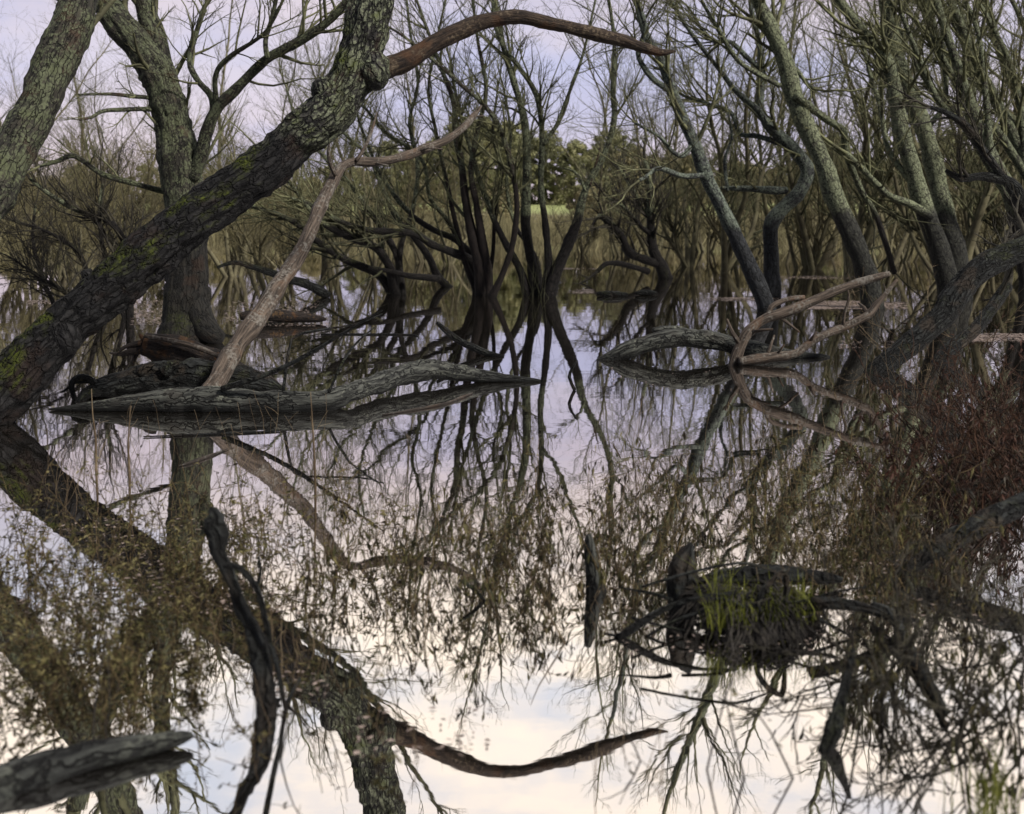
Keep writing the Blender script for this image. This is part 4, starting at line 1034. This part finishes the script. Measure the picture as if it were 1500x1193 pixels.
# scrub belt along the far water: nobody could count it
tw = Twigs(611); rb = random.Random(612)
for _ in range(1700):
    D = rb.uniform(46, 122); p, t = at(rb.uniform(-160, 1660), 330, D)
    dens = mnoise.noise(Vector((p[0] * .06, D * .05, 2)))
    if rb.random() > .62 + dens: continue
    h = rb.uniform(.9, 2.6) * (1 + .5 * dens)
    tw.branch((p[0], p[1], -.1), unit((rb.gauss(0, .35), rb.gauss(0, .3), 1)), h, .03, 2, .05, .12, (8, 5, 3), .5, 4)
tag(tw.mesh(MB_ := MB()) and MB_.build('scrub_thicket', M['scrub']), 'brown leafless scrub belt along the far bank', 'scrub', kind='stuff')
# reeds on the far bank
rb = random.Random(620); P = []; R = []
for _ in range(14000):
    D = rb.uniform(92, 124); x = rb.uniform(-75, 75) * D / 110
    h = rb.uniform(.9, 2.3); z = max(-.1, terrain_z(x, D)); l = rb.gauss(0, .2) * h
    P.append([(x, D, z), (x + l * .3, D, z + h * .6), (x + l, D + rb.gauss(0, .2), z + h)]); R.append([.03, .028, .006])
mb = MB(); mb.tubes(P, R, 3)
tag(mb.build('reed_bed', M['scrub']), 'brown reed bed fringing the far bank', 'reeds', kind='stuff')


# evergreens on the far hill
def evergreen(seed, H, W, mat):
    rng = random.Random(seed); root = bpy.data.objects.new('hill_tree', None); col.objects.link(root)
    mb = MB(); P = np.array([(0, 0, -1), (.1, 0, H * .3), (0, .1, H * .6), (.1, 0, H * .9)]); mb.tube(P, np.array([.3, .25, .15, .05]), 7, .05, seed); mb.build('trunk', M['stem'], root)
    V = []; Fs = []
    clumps = []
    for _ in range(120):
        t = rng.random(); a = rng.uniform(0, 6.28); rr = W * .5 * math.sqrt(max(.02, 1 - max(0, (t - .3) / .72) ** 1.6)) * rng.uniform(.2, 1.08)
        clumps.append((rr * math.cos(a), rr * math.sin(a), H * (-.04 + .97 * t + rng.gauss(0, .03)), rng.uniform(.3, 1.0) * W / 8))
    for c in clumps:
        for _ in range(60):
            v = [rng.gauss(0, 1) for _ in range(3)]; l = math.sqrt(sum(x * x for x in v)); r = c[3] * rng.uniform(.5, 1.05)
            p = np.array([c[0] + v[0] / l * r, c[1] + v[1] / l * r, c[2] + v[2] / l * r * .7])
            nn = np.array([v[0] / l + rng.gauss(0, .45), v[1] / l + rng.gauss(0, .45), v[2] / l + rng.gauss(.2, .45)]); u = np.cross(nn, [rng.gauss(0, 1) for _ in range(3)]); u /= np.linalg.norm(u) + 1e-6; w = np.cross(u, nn); w /= np.linalg.norm(w) + 1e-6
            s = rng.uniform(.14, .34); b = len(V); V += [p - u * s, p - w * s * .6, p + u * s, p + w * s * .6]; Fs.append((b, b + 1, b + 2, b + 3))
    mb = MB(); mb.add(V, Fs); mb.build('crown', M[mat], root, smooth=False)
    return root


ep = [evergreen(701, 10, 9, 'needle'), evergreen(702, 8, 10, 'needle2'), evergreen(703, 12, 8, 'needle'), evergreen(704, 6, 8, 'needle2')]
EL = ['rounded dark evergreen on the far hill', 'broad brownish tree on the far hill', 'tall dark evergreen on the far hill', 'low brownish hedge tree on the far hill']
used = set(); rb = random.Random(71)
hill = []
for x in range(-60, 1600, 24): hill.append((x + rb.uniform(-12, 12), rb.uniform(172, 196)))
for x in range(-40, 1600, 75): hill.append((x + rb.uniform(-25, 25), rb.uniform(135, 150)))
for i, (x, D) in enumerate(hill):
    tall = 560 < x < 920 or 1380 < x
    k = rb.choice((0, 2, 2, 0)) if tall else rb.choice((0, 1, 3, 1))
    if D < 160: k = 3 if not (600 < x < 760) else 1
    if D < 160 and 760 < x < 860: continue
    o = ep[k] if k not in used else copy_tree(ep[k]); used.add(k)
    p, t = at(x, 300, D); sc = rb.uniform(.85, 1.15) * (1.08 if tall else (.62 if x < 560 else .92)) * (.62 if D < 160 else 1.0)
    if 640 < x < 730 and D > 160: sc *= 1.2
    o.location = (p[0], p[1], terrain_z(p[0], p[1]) - .3); o.rotation_euler = (0, 0, rb.uniform(0, 6.28)); o.scale = (sc, sc, sc * rb.uniform(.9, 1.1))
    side = 'left of' if x < 560 else ('behind' if x < 920 else 'right of')
    tag(o, EL[k] + ', ' + side + ' the central stems' + (', below the ridge' if D < 160 else ', on the skyline'), 'tree', 'trees on the far hill')
for lst in (protos, ep):
    for o in lst:
        if 'label' not in o:
            for c in list(o.children): bpy.data.objects.remove(c)
            bpy.data.objects.remove(o)
# ------------------------------------------------------------------ sky, sun, camera
SUN_EL, SUN_AZ = math.radians(40), math.radians(130)      # azimuth clockwise from +Y
world = bpy.data.worlds.new('World'); scene.world = world; world.use_nodes = True
nt = world.node_tree; nt.nodes.clear(); g = NT(nt)
out = g.node('ShaderNodeOutputWorld'); bg = g.node('ShaderNodeBackground'); bg.inputs['Strength'].default_value = 0.1
sky = g.node('ShaderNodeTexSky', sky_type='NISHITA'); sky.sun_disc = False; sky.sun_elevation = SUN_EL; sky.sun_rotation = SUN_AZ
sky.dust_density = 2.0
tc = g.node('ShaderNodeTexCoord').outputs['Generated']
sep = g.node('ShaderNodeSeparateXYZ'); g.link(tc, sep.inputs[0]); zz = sep.outputs[2]
ramp = g.node('ShaderNodeValToRGB'); g.link(zz, ramp.inputs[0]); cr = ramp.color_ramp
stops = [(0.0, (.70, .60, .65)), (0.06, (.64, .59, .70)), (.13, (.60, .59, .74)), (.20, (.65, .59, .66)), (.27, (.90, .83, .78)), (.35, (1.30, 1.21, 1.04)), (.56, (1.05, .99, .90)), (1.0, (.42, .42, .46))]
while len(cr.elements) < len(stops): cr.elements.new(.5)
for e, (p, c) in zip(cr.elements, stops): e.position = p; e.color = (*c, 1)
mp = g.mapping(tc, (1, 1, 2.6))
n1 = g.noise(mp, 2.4, 7, .58); n2 = g.noise(mp, 5.5, 6, .6)
cl = g.step(g.math('ADD', g.math('MULTIPLY', n1, .7), g.math('MULTIPLY', n2, .3)), .42, .57)
base = ramp.outputs[0]
blue = g.mix(1.0, base, g.mix(g.step(zz, .2, .34), (.88, .91, 1.0), (.62, .72, .93)), 'MULTIPLY'); warm = g.mix(1.0, base, (1.12, 1.06, 1.0), 'MULTIPLY')
clouds = g.mix(cl, blue, warm)
# unseen sky behind the camera dimmed to deepen shade, the light break is ahead
front = g.mix(g.step(sep.outputs[1], -.35, .55), (2.2, 2.4, 2.9), (9.3, 9.2, 9.2))
c10 = g.mix(1.0, clouds, front, 'MULTIPLY')
g.link(g.mix(0.92, sky.outputs[0], c10), bg.inputs[0]); g.link(bg.outputs[0], out.inputs[0])

sd = bpy.data.lights.new('sun', 'SUN'); sd.energy = 3.6; sd.angle = math.radians(7); sd.color = (1, .93, .84)
so = bpy.data.objects.new('sun', sd); col.objects.link(so)
dv = Vector((math.sin(SUN_AZ) * math.cos(SUN_EL), math.cos(SUN_AZ) * math.cos(SUN_EL), math.sin(SUN_EL)))
so.rotation_euler = dv.to_track_quat('Z', 'Y').to_euler(); so.location = (0, 0, 30)

cd = bpy.data.cameras.new('camera'); cam = bpy.data.objects.new('camera', cd); col.objects.link(cam)
cam.location = (0, 0, HCAM); cam.rotation_euler = (math.pi / 2 - TH, 0, 0)
cd.sensor_width = 36; cd.lens = 36 * F / 1500; cd.sensor_fit = 'HORIZONTAL'
cd.shift_y = (PPY - 596.5) / 1500
cd.clip_start = .05; cd.clip_end = 6000
cd.dof.use_dof = True; cd.dof.focus_distance = 9.5; cd.dof.aperture_fstop = 2.6
scene.camera = cam
scene.view_settings.view_transform = 'Standard'; scene.view_settings.look = 'None'
scene.view_settings.exposure = 0.3; scene.view_settings.gamma = 1
scene.cycles.use_denoising = True; scene.cycles.caustics_reflective = False
scene.cycles.max_bounces = 6; scene.cycles.diffuse_bounces = 3; scene.cycles.glossy_bounces = 3; scene.cycles.transmission_bounces = 3
